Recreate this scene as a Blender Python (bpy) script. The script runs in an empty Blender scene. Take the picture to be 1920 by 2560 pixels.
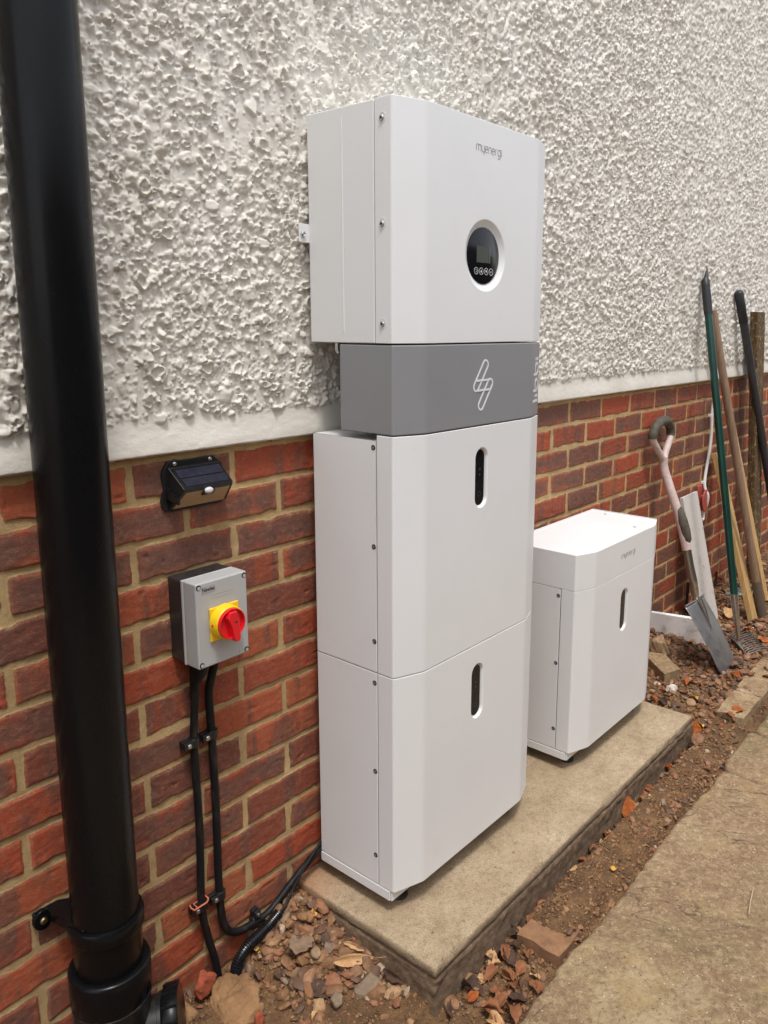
import bpy, bmesh, math, random
import numpy as np
from mathutils import Vector, Matrix
from mathutils.geometry import tessellate_polygon
random.seed(7)
S = bpy.context.scene
COL = S.collection

# ------------------------------------------------------------------ camera
cam_d = bpy.data.cameras.new('camera'); cam = bpy.data.objects.new('camera', cam_d); COL.objects.link(cam)
CR = Vector((0.6372760175564032, -0.7706235577571056, 0.004313893511848067))
CU = Vector((0.13862033336816046, 0.12013661889825523, 0.9830318387400254))
CF = Vector((0.7580657495391484, 0.6258646219666648, -0.18338428053182931))
CP = Vector((-0.49993, -1.26120, 1.31131))
cam.matrix_world = Matrix(((CR.x, CU.x, -CF.x, CP.x), (CR.y, CU.y, -CF.y, CP.y), (CR.z, CU.z, -CF.z, CP.z), (0, 0, 0, 1)))
cam_d.sensor_fit = 'VERTICAL'; cam_d.sensor_height = 36.0; cam_d.sensor_width = 27.0
cam_d.lens = 1976.653 / 2560 * 36.0
cam_d.shift_x = -86.964 / 2560; cam_d.shift_y = -94.212 / 2560
cam_d.clip_start = 0.02; cam_d.clip_end = 500
S.camera = cam
S.render.resolution_x = 768; S.render.resolution_y = 1024

# ------------------------------------------------------------------ world + sun (overcast)
SUN_DIR = Vector((-0.20, -0.30, 0.93)).normalized()
world = bpy.data.worlds.new('World'); S.world = world; world.use_nodes = True
wn = world.node_tree; wn.nodes.clear()
sky = wn.nodes.new('ShaderNodeTexSky'); sky.sky_type = 'NISHITA'; sky.sun_disc = False
sky.sun_elevation = math.asin(SUN_DIR.z); sky.sun_rotation = math.atan2(SUN_DIR.x, SUN_DIR.y)
sky.air_density = 1.0; sky.dust_density = 2.0; sky.ozone_density = 1.0
hs = wn.nodes.new('ShaderNodeHueSaturation'); hs.inputs['Saturation'].default_value = 0.26
bg = wn.nodes.new('ShaderNodeBackground'); bg.inputs['Strength'].default_value = 0.14
wo = wn.nodes.new('ShaderNodeOutputWorld')
wn.links.new(sky.outputs[0], hs.inputs['Color']); wn.links.new(hs.outputs[0], bg.inputs[0]); wn.links.new(bg.outputs[0], wo.inputs[0])
sun_d = bpy.data.lights.new('sun', 'SUN'); sun_d.energy = 1.15; sun_d.angle = math.radians(10); sun_d.color = (1.0, 0.97, 0.93)
sun = bpy.data.objects.new('sun', sun_d); COL.objects.link(sun)
sun.rotation_euler = SUN_DIR.to_track_quat('Z', 'Y').to_euler()
S.view_settings.view_transform = 'Standard'; S.view_settings.look = 'None'
S.view_settings.exposure = 0.93; S.view_settings.gamma = 1.0
S.cycles.max_bounces = 8; S.cycles.diffuse_bounces = 4

# ------------------------------------------------------------------ helpers: materials
class NT:
    def __init__(s, name, rough=0.6, metal=0.0, spec=0.5):
        s.m = bpy.data.materials.new(name); s.m.use_nodes = True; s.t = s.m.node_tree
        s.b = s.t.nodes['Principled BSDF']
        s.b.inputs['Roughness'].default_value = rough; s.b.inputs['Metallic'].default_value = metal
        s.b.inputs['Specular IOR Level'].default_value = spec
        s._co = None
    def n(s, ty, **k):
        x = s.t.nodes.new('ShaderNode' + ty)
        for a, v in k.items(): setattr(x, a, v)
        return x
    def put(s, sock, v):
        if hasattr(v, 'links') or isinstance(v, bpy.types.NodeSocket): s.t.links.new(v, sock)
        elif isinstance(v, (tuple, list)): sock.default_value = (v[0], v[1], v[2], 1.0) if len(sock.default_value) == 4 else v
        else: sock.default_value = v
    def co(s, scale=(1, 1, 1)):
        if s._co is None: s._co = s.n('TexCoord').outputs['Object']
        if scale == (1, 1, 1): return s._co
        mp = s.n('Mapping'); mp.inputs['Scale'].default_value = scale; s.t.links.new(s._co, mp.inputs[0]); return mp.outputs[0]
    def noise(s, sc, det=4, rough=0.55, stretch=(1, 1, 1), dist=0.0, off=0):
        x = s.n('TexNoise'); x.inputs['Scale'].default_value = sc; x.inputs['Detail'].default_value = det
        x.inputs['Roughness'].default_value = rough; x.inputs['Distortion'].default_value = dist
        v = s.co(stretch)
        if off:
            mp = s.n('Mapping'); mp.inputs['Location'].default_value = (off, off * 1.7, off * .3); s.t.links.new(v, mp.inputs[0]); v = mp.outputs[0]
        s.t.links.new(v, x.inputs['Vector']); return x.outputs[0]
    def vor(s, sc, feat='F1', stretch=(1, 1, 1), out='Distance', rnd=1.0):
        x = s.n('TexVoronoi'); x.feature = feat; x.inputs['Scale'].default_value = sc; x.inputs['Randomness'].default_value = rnd
        s.t.links.new(s.co(stretch), x.inputs['Vector']); return x.outputs[out]
    def ramp(s, fac, stops, interp='LINEAR'):
        r = s.n('ValToRGB'); r.color_ramp.interpolation = interp
        e = r.color_ramp.elements
        while len(e) < len(stops): e.new(0.5)
        for q, (p_, c) in zip(e, stops):
            q.position = p_; q.color = (c, c, c, 1) if isinstance(c, (int, float)) else (c[0], c[1], c[2], 1)
        s.put(r.inputs[0], fac); return r.outputs[0]
    def mix(s, f, a, b, mode='MIX'):
        x = s.n('Mix', data_type='RGBA', blend_type=mode); s.put(x.inputs[0], f); s.put(x.inputs[6], a); s.put(x.inputs[7], b); return x.outputs[2]
    def math(s, op, a, b=0.0, c=None, clamp=False):
        x = s.n('Math', operation=op); x.use_clamp = clamp; s.put(x.inputs[0], a); s.put(x.inputs[1], b)
        if c is not None: s.put(x.inputs[2], c)
        return x.outputs[0]
    def attr(s, name, out='Fac'):
        a = s.n('Attribute'); a.attribute_name = name; return a.outputs[out]
    def bump(s, h, strength=0.3, dist=0.002, prev=None):
        b = s.n('Bump'); b.inputs['Strength'].default_value = strength; b.inputs['Distance'].default_value = dist
        s.put(b.inputs['Height'], h)
        if prev is not None: s.t.links.new(prev, b.inputs['Normal'])
        s.t.links.new(b.outputs[0], s.b.inputs['Normal']); return b.outputs[0]
    def color(s, v): s.put(s.b.inputs['Base Color'], v); return s
    def rough(s, v): s.put(s.b.inputs['Roughness'], v); return s

def flat(name, col, rough=0.5, metal=0.0, bump=0.0, bscale=300, var=0.12, spec=0.5):
    t = NT(name, rough, metal, spec)
    nz = t.noise(9, 4); c2 = tuple(max(0, x * (1 - var)) for x in col); c3 = tuple(min(1, x * (1 + var * .6)) for x in col)
    t.color(t.ramp(nz, [(0.3, c2), (0.7, c3)]))
    if bump: t.bump(t.noise(bscale, 2), bump, 0.0008)
    return t.m

M = {}
# powder-coated steel: off-white, orange-peel, faint smudges
t = NT('white_powder_coat', 0.42); c = t.ramp(t.noise(4, 3), [(0.3, (.735, .735, .73)), (0.75, (.765, .766, .765))])
c = t.mix(t.ramp(t.noise(9, 7, .75, (1, 1, .5), 1.5, off=5), [(0.58, 0), (0.78, .28)]), c, (.66, .635, .59))
t.color(t.mix(t.ramp(t.vor(48), [(0.025, .8), (0.04, 0)]), c, (.40, .33, .25)))
t.rough(t.ramp(t.noise(7, 4, off=3), [(0.3, .38), (0.7, .52)])); t.bump(t.noise(900, 1), 0.08, 0.0004); M['white'] = t.m
t = NT('grey_powder_coat', 0.45); t.color(t.ramp(t.noise(5, 3), [(0.3, (.235, .235, .245)), (0.75, (.255, .255, .266))])); t.bump(t.noise(900, 1), 0.08, 0.0004); M['grey'] = t.m
M['inner'] = flat('painted_gap_shade', (.03, .03, .03), .7)  # near-black colour stands in for the shade inside the cabinet seams
M['gloss_black'] = flat('gloss_black_glass', (.008, .008, .010), .15, var=.05, spec=.3)
M['print_grey'] = flat('printed_grey', (.16, .16, .165), .5, var=.05)
M['print_white'] = flat('printed_white', (.72, .72, .74), .5, var=.03)
M['print_dim'] = flat('printed_dim_grey', (.06, .06, .065), .4, var=.05)
M['print_black'] = flat('printed_black', (.01, .01, .01), .5)
M['lcd'] = flat('lcd_glass', (.085, .10, .085), .2, var=.2)
M['steel'] = flat('bright_steel', (.55, .55, .55), .25, 1.0)
t = NT('black_pvc', 0.3, spec=.2); t.color(t.mix(t.ramp(t.vor(55), [(0.0, 1), (0.035, 0)]), (.0045, .0045, .005), (.10, .09, .07)))
t.rough(t.ramp(t.noise(18, 5, stretch=(1, 1, .3)), [(0.35, .20), (0.7, .34)])); M['pvc'] = t.m
t = NT('dusty_black_pvc', 0.4, 0, .3); t.color(t.mix(t.ramp(t.noise(30, 6, .7), [(0.5, 0), (0.75, .5)]), (.012, .012, .012), (.12, .085, .05)))
t.rough(t.ramp(t.noise(30, 4), [(0.3, .25), (0.7, .6)])); M['pvc_dirty'] = t.m
t = NT('black_cable_sheath', 0.5, 0, .22); t.color(t.mix(t.ramp(t.noise(60, 6, .7, (1, 1, .25)), [(0.52, 0), (0.8, .35)]), (.009, .009, .010), (.13, .095, .06)))
M['cable'] = t.m
M['clip'] = flat('black_nylon', (.012, .012, .013), .35)
M['salmon'] = flat('faded_orange_coating', (.62, .17, .09), .5)
M['iso_grey'] = flat('light_grey_plastic', (.42, .42, .415), .4, bump=.1, bscale=700, var=.04)
M['iso_black'] = flat('dark_plastic', (.025, .022, .022), .45, bump=.1)
M['yellow'] = flat('yellow_plastic', (.86, .53, .01), .35, var=.03)
M['red'] = flat('red_plastic', (.72, .012, .02), .3, var=.03)
M['hole'] = flat('painted_hole_shade', (.02, .02, .02), .7)  # flat near-black discs, the shade of a hole put into the colour
M['brand_plate'] = flat('brand_plate', (.36, .36, .355), .35, var=.03)
t = NT('solar_cells', 0.3, spec=.25); g1 = t.n('TexBrick'); t.t.links.new(t.co((1, 1, 1)), g1.inputs[0]); 
t.color(t.ramp(t.noise(120, 3, stretch=(1, .2, 1)), [(0.3, (.008, .009, .020)), (0.7, (.022, .023, .038))])); M['solar'] = t.m
t = NT('amber_led_lens', 0.2); v = t.vor(190, rnd=.15); t.color(t.ramp(v, [(0.1, (.72, .55, .34)), (0.45, (.42, .30, .17))])); t.bump(v, .6, .001); M['led'] = t.m
M['frost'] = flat('frosted_dome', (.6, .6, .62), .25)

# painted pebbledash
t = NT('cream_masonry_paint', 0.75)
a = t.noise(6, 5); t.color(t.mix(t.ramp(t.noise(260, 5, .7), [(0.62, 0), (0.78, .35)]), t.ramp(a, [(0.3, (.62, .575, .50)), (0.7, (.74, .705, .635))]), (.40, .35, .28)))
n1 = t.bump(t.noise(170, 5, .65, (1, 1, 2.2)), 0.45, 0.0016); t.bump(t.noise(520, 3), 0.25, 0.0008, n1); M['dash'] = t.m
# bricks
t = NT('brick_and_mortar', 0.85)
sd = t.attr('sd'); r1 = t.attr('r1'); r2 = t.attr('r2')
edge = t.math('ADD', sd, t.math('MULTIPLY', t.math('SUBTRACT', t.noise(140, 5, .7), .5), .0045))
mask = t.ramp(t.math('MULTIPLY_ADD', edge, 400.0, .5, True), [(0.2, 0), (0.8, 1)])
base = t.ramp(r1, [(0.0, (.20, .060, .036)), (.12, (.28, .066, .032)), (.30, (.36, .070, .028)), (.55, (.40, .068, .024)), (.8, (.47, .078, .024)), (1.0, (.46, .125, .045))])
band = t.ramp(t.math('ADD', t.noise(15, 4, .6, (1, 1, .30), .5), t.math('MULTIPLY', r2, .22)), [(0.57, 0), (0.68, 1)])
dark = t.mix(r2, (.13, .060, .044), (.24, .090, .050))
c = t.mix(t.math('MULTIPLY', band, .8), base, dark)
# kiss-marked centres: redder rims, darker middle
cen = t.math('MULTIPLY', t.ramp(t.math('ADD', sd, t.math('MULTIPLY', t.noise(25, 3), .02)), [(0.014, 0), (0.030, 1)]), t.ramp(r2, [(0.45, 0), (0.6, .75)]))
c = t.mix(cen, c, (.16, .075, .055))
c = t.mix(t.ramp(t.noise(420, 5, .8), [(0.3, .45), (0.62, 0)]), c, (.05, .022, .017))
c = t.mix(t.ramp(t.noise(90, 7, .8, off=5), [(0.50, 0), (0.72, .6)]), c, (.40, .19, .105))
c = t.mix(t.ramp(t.noise(34, 6, .75, off=7), [(0.56, 0), (0.72, .5)]), c, (.14, .055, .040))
mort = t.ramp(t.noise(26, 6, .7), [(0.25, (.42, .275, .115)), (0.5, (.60, .415, .19)), (0.8, (.72, .54, .29))])
mort = t.mix(t.ramp(t.noise(500, 3, .8), [(0.35, .45), (0.6, 0)]), mort, (.30, .20, .10))
mort = t.mix(t.ramp(t.noise(5, 6, .7, off=15), [(0.42, 0), (0.62, .6)]), mort, (.30, .195, .095))
# mortar smears on brick faces near the joints
sm = t.math('MULTIPLY', t.ramp(sd, [(0.0, 1), (0.012, 0)]), t.ramp(t.noise(55, 6, .8, off=9), [(0.50, 0), (0.66, .8)]))
c = t.mix(sm, c, (.36, .24, .13))
# paint and cement splashes
sp = t.vor(42, stretch=(1.5, 1.5, .8)); spm = t.ramp(sp, [(0.035, 1), (0.05, 0)])
spm = t.math('MULTIPLY', spm, t.ramp(t.noise(9, 2, off=2), [(0.52, 0), (0.56, 1)]))
allc = t.mix(mask, mort, c); allc = t.mix(spm, allc, (.66, .62, .56))
t.color(allc)
t.rough(t.ramp(mask, [(0, .95), (1, .72)]))
hb = t.math('ADD', t.math('MULTIPLY', t.noise(230, 6, .75, (1, 1, 2.0), .8), 1.0), t.math('MULTIPLY', t.noise(60, 5, .6), .7))
t.bump(hb, 0.95, 0.0028); M['brick'] = t.m
# concrete slab
t = NT('cast_concrete', 0.9)
c = t.ramp(t.noise(11, 9, .72), [(0.30, (.28, .200, .118)), (0.46, (.43, .325, .205)), (0.60, (.50, .385, .255)), (0.75, (.60, .48, .345))])
c = t.mix(t.ramp(t.noise(3.5, 4, off=8), [(0.45, 0), (0.65, .45)]), c, (.33, .225, .135))
c = t.mix(t.ramp(t.noise(75, 8, .85), [(0.36, .7), (0.52, 0)]), c, (.20, .14, .08))
c = t.mix(t.ramp(t.noise(260, 4, .85), [(0.36, .7), (0.55, 0)]), c, (.15, .105, .06))
c = t.mix(t.ramp(t.vor(70), [(0.06, .8), (0.10, 0)]), c, (.60, .53, .42))
c = t.mix(t.math('MULTIPLY', t.ramp(t.vor(23), [(0.05, 1), (0.08, 0)]), .7), c, (.07, .045, .03))
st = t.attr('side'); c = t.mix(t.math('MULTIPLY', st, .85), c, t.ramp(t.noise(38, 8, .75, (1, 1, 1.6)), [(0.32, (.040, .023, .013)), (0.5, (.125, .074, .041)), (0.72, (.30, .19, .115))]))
c = t.mix(t.attr('stain'), c, (.40, .17, .07)); t.color(c)
n1 = t.bump(t.noise(40, 8, .75), .8, .005); t.bump(t.noise(450, 4, .7), .8, .0015, n1); M['concrete'] = t.m
# riven sandstone
t = NT('riven_sandstone', 0.8)
rm = t.n('Mapping'); rm.inputs['Rotation'].default_value = (0, 0, .93); t.t.links.new(t.co(), rm.inputs[0]); t._co = rm.outputs[0]
c = t.ramp(t.math('ADD', t.math('MULTIPLY', t.noise(2.6, 4, .55, off=13), .6), t.math('MULTIPLY', t.noise(13, 9, .75, (1, 1.25, 1)), .4)), [(0.38, (.20, .130, .060)), (0.45, (.34, .235, .115)), (0.50, (.30, .180, .098)), (0.55, (.43, .305, .155)), (0.63, (.53, .40, .235))])
c = t.mix(t.math('MULTIPLY', t.attr('tone'), .55), c, t.ramp(t.noise(9, 7, .7, off=21), [(0.35, (.27, .155, .085)), (0.65, (.41, .27, .155))]))
c = t.mix(t.ramp(t.noise(26, 9, .85, off=2), [(0.52, 0), (0.60, .6)]), c, (.22, .135, .075))
c = t.mix(t.ramp(t.noise(60, 9, .92, off=6), [(0.50, 0), (0.56, .75)]), c, (.58, .435, .255))
c = t.mix(t.ramp(t.noise(85, 9, .92, off=11), [(0.42, .85), (0.48, 0)]), c, (.16, .10, .055))
c = t.mix(t.ramp(t.noise(4, 5, .7, off=4), [(0.55, 0), (0.66, .55)]), c, (.48, .33, .13))
c = t.mix(t.ramp(t.vor(62), [(0.07, .95), (0.10, 0)]), c, (.82, .75, .64))
c = t.mix(t.math('MULTIPLY', t.ramp(t.vor(33, stretch=(1, 1.7, 1)), [(0.06, 1), (0.08, 0)]), .85), c, (.055, .032, .02))
crk = t.ramp(t.math('ABSOLUTE', t.math('SUBTRACT', t.noise(3.3, 6, .5, (.8, 2.0, 1), .5, off=3), .5)), [(0.0, 0), (0.006, 1)]); crm = t.ramp(t.noise(5, 2, off=17), [(0.50, 1), (0.58, 0)]); crk = t.math('MAXIMUM', crk, crm)
c = t.mix(crk, (.12, .070, .040), c)
c = t.mix(t.attr('joint'), c, (.075, .045, .025))
c = t.mix(t.math('MULTIPLY', t.attr('moss'), t.ramp(t.noise(22, 6, .7), [(0.4, 0), (0.6, .8)])), c, (.10, .105, .028)); t.color(c)
n1 = t.bump(t.noise(10, 10, .66, (.9, 1.6, 1), .4), 1.0, .016); n0 = t.bump(crk, .5, .003, n1); n2 = t.bump(t.noise(70, 9, .85), 1.0, .006, n0); t.bump(t.noise(500, 4, .8), .7, .0014, n2)
t.rough(t.ramp(t.noise(20, 5), [(0.3, .55), (0.7, .9)])); M['stone_path'] = t.m
# soil
t = NT('clay_soil', 0.95)
c = t.ramp(t.noise(14, 8, .7), [(0.25, (.070, .034, .014)), (0.48, (.150, .076, .031)), (0.6, (.225, .120, .049)), (0.75, (.33, .19, .085))])
c = t.mix(t.ramp(t.noise(330, 4, .8), [(0.35, .6), (0.6, 0)]), c, (.05, .028, .015))
c = t.mix(t.ramp(t.vor(60), [(0.05, .8), (0.08, 0)]), c, (.48, .40, .30)); t.color(c)
n1 = t.bump(t.noise(60, 7, .75), .9, .006); t.bump(t.vor(220), .7, .003, n1); M['soil'] = t.m
t = NT('clay_crumb', 0.95); t.color(t.mix(t.attr('tint'), (.075, .038, .017), (.32, .175, .074))); t.bump(t.noise(300, 4, .7), .7, .001); M['crumb'] = t.m
# gravel: colour per stone
t = NT('gravel_stones', 0.7)
c = t.ramp(t.attr('tint'), [(0.0, (.065, .040, .028)), (.16, (.15, .075, .042)), (.34, (.22, .105, .046)), (.52, (.31, .160, .070)), (.68, (.29, .105, .048)), (.80, (.44, .27, .135)), (.9, (.20, .135, .095)), (.97, (.55, .42, .30)), (1.0, (.68, .63, .56))])
c = t.mix(t.ramp(t.noise(160, 5, .7), [(0.4, .45), (0.65, 0)]), c, (.10, .055, .03)); t.color(c); t.bump(t.noise(260, 4, .7), .5, .001)
M['gravel'] = t.m
def leafmat(name, a, b, spots=(.05, .02, .01)):
    t = NT(name, 0.75, 0, .2); c = t.ramp(t.noise(60, 4), [(0.3, a), (0.7, b)])
    t.color(t.mix(t.ramp(t.noise(240, 4, .7), [(0.58, 0), (0.7, .6)]), c, spots)); t.bump(t.noise(160, 4), .5, .001); return t.m
M['leaf_orange'] = leafmat('dead_leaf_orange', (.24, .055, .014), (.42, .12, .028))
M['leaf_brown'] = leafmat('dead_leaf_brown', (.17, .065, .03), (.30, .125, .055))
M['leaf_dark'] = leafmat('dead_leaf_dark', (.045, .027, .020), (.10, .055, .036))
M['leaf_yellow'] = leafmat('dead_leaf_yellow', (.55, .28, .04), (.70, .42, .10))
M['leaf_grey'] = leafmat('dead_leaf_grey', (.17, .11, .070), (.29, .20, .13))
M['leaf_tan'] = leafmat('dead_leaf_tan', (.40, .22, .10), (.55, .34, .17))
def rockmat(name, a, b, fine=.5):
    t = NT(name, 0.9); c = t.ramp(t.noise(30, 7, .7), [(0.3, a), (0.7, b)])
    c = t.mix(t.ramp(t.vor(130), [(0.08, .7), (0.13, 0)]), c, tuple(min(1, x * 1.8) for x in b)); t.color(c)
    t.bump(t.noise(90, 7, .75), 1.0, .004); return t.m
M['clod'] = rockmat('dried_clay_clod', (.19, .095, .040), (.36, .20, .090))
M['redbrick'] = rockmat('broken_red_brick', (.24, .045, .02), (.42, .10, .04))
M['mortar_lump'] = rockmat('mortar_rubble', (.22, .135, .070), (.42, .29, .175))
M['cement'] = rockmat('grey_cement_lump', (.18, .125, .080), (.30, .22, .145))
M['edging'] = rockmat('weathered_edging', (.17, .080, .040), (.33, .175, .085))
M['flint'] = rockmat('white_flint', (.5, .42, .34), (.75, .70, .64))
# timber
def wood(name, a, b, sc=(14, 14, 1.2), rough=.75, knots=True):
    t = NT(name, rough); g = t.noise(6, 6, .65, sc, .8)
    c = t.ramp(g, [(0.3, a), (0.7, b)]); c = t.mix(t.ramp(t.noise(3, 4), [(0.55, 0), (0.75, .4)]), c, tuple(x * .6 for x in a)); t.color(c); t.bump(g, .4, .002); return t.m
M['pine'] = wood('new_pine', (.42, .24, .085), (.58, .38, .16))
M['oldwood'] = wood('weathered_handle_wood', (.19, .115, .07), (.30, .20, .13))
t = NT('rotting_post', .9); g = t.noise(5, 7, .7, (16, 16, .8), 1)
c = t.ramp(g, [(0.3, (.035, .020, .010)), (0.5, (.10, .055, .022)), (0.7, (.23, .15, .06))]); c = t.mix(t.ramp(t.noise(50, 6, .75, off=3), [(0.55, 0), (0.62, .8)]), c, (.42, .34, .15)); t.color(c); t.bump(g, .9, .006); M['post'] = t.m
t = NT('scuffed_white_board', .6); c = t.mix(t.ramp(t.noise(42, 6, .8, (1, 1, .45), 1), [(0.57, 0), (0.62, .75)]), (.60, .56, .52), (.26, .22, .19)); t.color(c); t.bump(t.noise(90, 4), .2, .001); M['board'] = t.m
t = NT('muddy_white_board', .6); c = t.mix(t.ramp(t.noise(26, 7, .8, off=1), [(0.52, 0), (0.70, .7)]), (.84, .82, .79), (.30, .19, .10)); t.color(c); M['board_mud'] = t.m
M['green'] = flat('dark_green_paint', (.004, .042, .031), .3, var=.25)
M['rubber'] = flat('black_rubber', (.018, .018, .02), .5)
t = NT('dark_grey_fibreglass', .45); t.color(t.ramp(t.noise(40, 5, .7, (1, 1, .3)), [(0.35, (.024, .026, .030)), (0.75, (.055, .055, .058))])); M['darkpole'] = t.m
t = NT('stainless_blade', .42, .8); c = t.mix(t.ramp(t.noise(60, 6, .8), [(0.58, 0), (0.66, .9)]), (.30, .29, .285), (.13, .075, .05)); t.color(c)
t.rough(t.ramp(t.noise(26, 5), [(0.3, .28), (0.7, .5)])); t.bump(t.noise(40, 3), .12, .002); M['blade'] = t.m
M['shaft'] = flat('polished_tube', (.42, .39, .35), .25, .9)
t = NT('dirty_pink_grip', .6); t.color(t.ramp(t.noise(40, 6, .75), [(0.3, (.46, .33, .30)), (0.7, (.66, .54, .50))])); M['pink'] = t.m
t = NT('muddy_rubber_grip', .7); t.color(t.ramp(t.noise(55, 6, .75), [(0.3, (.035, .032, .028)), (0.75, (.14, .115, .075))])); M['grip'] = t.m
M['tine'] = flat('galvanised_tine', (.22, .20, .185), .45, .7)
M['drain'] = flat('grey_drain_plastic', (.22, .22, .21), .55, var=.3)
M['white_cable'] = flat('white_cable', (.85, .84, .82), .4)
M['redpad'] = flat('faded_red_plastic', (.42, .085, .065), .5)
M['frass'] = flat('dry_twig', (.42, .31, .2), .8)

# ------------------------------------------------------------------ helpers: objects
def link(o): COL.objects.link(o); return o
def obj(name, me, mat=None, parent=None, smooth=None, bevel=0, segs=2, angle=35, wn_=False):
    if isinstance(me, bmesh.types.BMesh):
        b = me; me = bpy.data.meshes.new(name); bmesh.ops.recalc_face_normals(b, faces=b.faces); b.to_mesh(me); b.free()
    if mat is not None: me.materials.append(mat)
    o = link(bpy.data.objects.new(name, me))
    if smooth is not None:
        me.polygons.foreach_set('use_smooth', [True] * len(me.polygons))
        if smooth < 180: me.set_sharp_from_angle(angle=math.radians(smooth))
    if bevel:
        md = o.modifiers.new('bevel', 'BEVEL'); md.width = bevel; md.segments = segs; md.limit_method = 'ANGLE'; md.angle_limit = math.radians(angle)
        md.harden_normals = not wn_
        if smooth is None: me.polygons.foreach_set('use_smooth', [True] * len(me.polygons)); 
    if wn_:
        w = o.modifiers.new('weighted', 'WEIGHTED_NORMAL'); w.keep_sharp = True; w.mode = 'FACE_AREA'; w.weight = 50
    if parent is not None: o.parent = parent
    return o
def tag(o, label, cat, group=None, kind=None):
    if label: o['label'] = label
    if cat: o['category'] = cat
    if group: o['group'] = group
    if kind: o['kind'] = kind
    return o
def thing(name, label, cat, group=None):
    return tag(link(bpy.data.objects.new(name, None)), label, cat, group)
def structure(name, me, mat): o = obj(name, me, mat, smooth=60); o['kind'] = 'structure'; return o
def box(b, x0, x1, y0, y1, z0, z1):
    vs = [b.verts.new(p) for p in ((x0, y0, z0), (x1, y0, z0), (x1, y1, z0), (x0, y1, z0), (x0, y0, z1), (x1, y0, z1), (x1, y1, z1), (x0, y1, z1))]
    for f in ((0, 1, 2, 3), (4, 7, 6, 5), (0, 4, 5, 1), (1, 5, 6, 2), (2, 6, 7, 3), (3, 7, 4, 0)): b.faces.new([vs[i] for i in f])
    return vs
def bx(*a):
    b = bmesh.new(); box(b, *a); return b
def frame(d):
    d = Vector(d).normalized(); u = d.orthogonal().normalized(); return u, d.cross(u)
def tube(b, pts, r, n=14, cap=True, flat_=1.0, up=None):
    pts = [Vector(p) for p in pts]; rings = []; u = None
    for i, p in enumerate(pts):
        d = (pts[min(i + 1, len(pts) - 1)] - pts[max(i - 1, 0)]).normalized()
        if u is None:
            u = Vector(up) if up else d.orthogonal()
        u = (u - d * u.dot(d)).normalized(); v = d.cross(u)
        rr = r[i] if isinstance(r, (list, tuple)) else r
        rings.append([b.verts.new(p + (u * math.cos(a) + v * math.sin(a) * flat_) * rr) for a in [2 * math.pi * k / n for k in range(n)]])
    for a, c in zip(rings, rings[1:]):
        for k in range(n): b.faces.new((a[k], a[(k + 1) % n], c[(k + 1) % n], c[k]))
    if cap: b.faces.new(rings[0][::-1]); b.faces.new(rings[-1])
    return b
def T(pts, r, n=14, cap=True, **k): return tube(bmesh.new(), pts, r, n, cap, **k)
def catmull(P, k=8):
    P = [Vector(p) for p in P]; Q = [P[0] * 2 - P[1]] + P + [P[-1] * 2 - P[-2]]; out = []
    for i in range(1, len(Q) - 2):
        a, b_, c, d = Q[i - 1:i + 3]
        for j in range(k):
            t_ = j / k; out.append(.5 * ((2 * b_) + (c - a) * t_ + (2 * a - 5 * b_ + 4 * c - d) * t_ ** 2 + (3 * b_ - a - 3 * c + d) * t_ ** 3))
    out.append(P[-1]); return out
def prism(b, pts, a0, a1, axis='y'):
    """extrude a 2D outline; axis y: pts=(x,z); axis z: pts=(x,y); axis x: pts=(y,z)"""
    f = {'y': lambda p, t_: (p[0], t_, p[1]), 'z': lambda p, t_: (p[0], p[1], t_), 'x': lambda p, t_: (t_, p[0], p[1])}[axis]
    A = [b.verts.new(f(p, a0)) for p in pts]; B = [b.verts.new(f(p, a1)) for p in pts]; n = len(pts)
    for i in range(n): b.faces.new((A[i], A[(i + 1) % n], B[(i + 1) % n], B[i]))
    b.faces.new(A[::-1]); b.faces.new(B); return b
def PR(*a, **k): return prism(bmesh.new(), *a, **k)
def circ(cx, cz, r, n=32, rz=None): return [(cx + r * math.cos(2 * math.pi * k / n), cz + (rz or r) * math.sin(2 * math.pi * k / n)) for k in range(n)]
def capsule(cx, cz, w, h, n=12):
    r = w / 2; a = []
    for k in range(n + 1): t_ = math.pi * k / n; a.append((cx + r * math.cos(t_), cz + h / 2 - r + r * math.sin(t_)))
    for k in range(n + 1): t_ = math.pi + math.pi * k / n; a.append((cx + r * math.cos(t_), cz - h / 2 + r + r * math.sin(t_)))
    return a
def lathe(b, origin, d, prof, n=20):
    """prof: list of (radius, distance along d)"""
    d = Vector(d).normalized(); u, v = frame(d); o = Vector(origin); R = []
    for r, s in prof:
        R.append([b.verts.new(o + d * s + (u * math.cos(2 * math.pi * k / n) + v * math.sin(2 * math.pi * k / n)) * max(r, 1e-5)) for k in range(n)])
    for a, c in zip(R, R[1:]):
        for k in range(n): b.faces.new((a[k], a[(k + 1) % n], c[(k + 1) % n], c[k]))
    b.faces.new(R[0][::-1]); b.faces.new(R[-1]); return b
def LA(*a, **k): return lathe(bmesh.new(), *a, **k)
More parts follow.
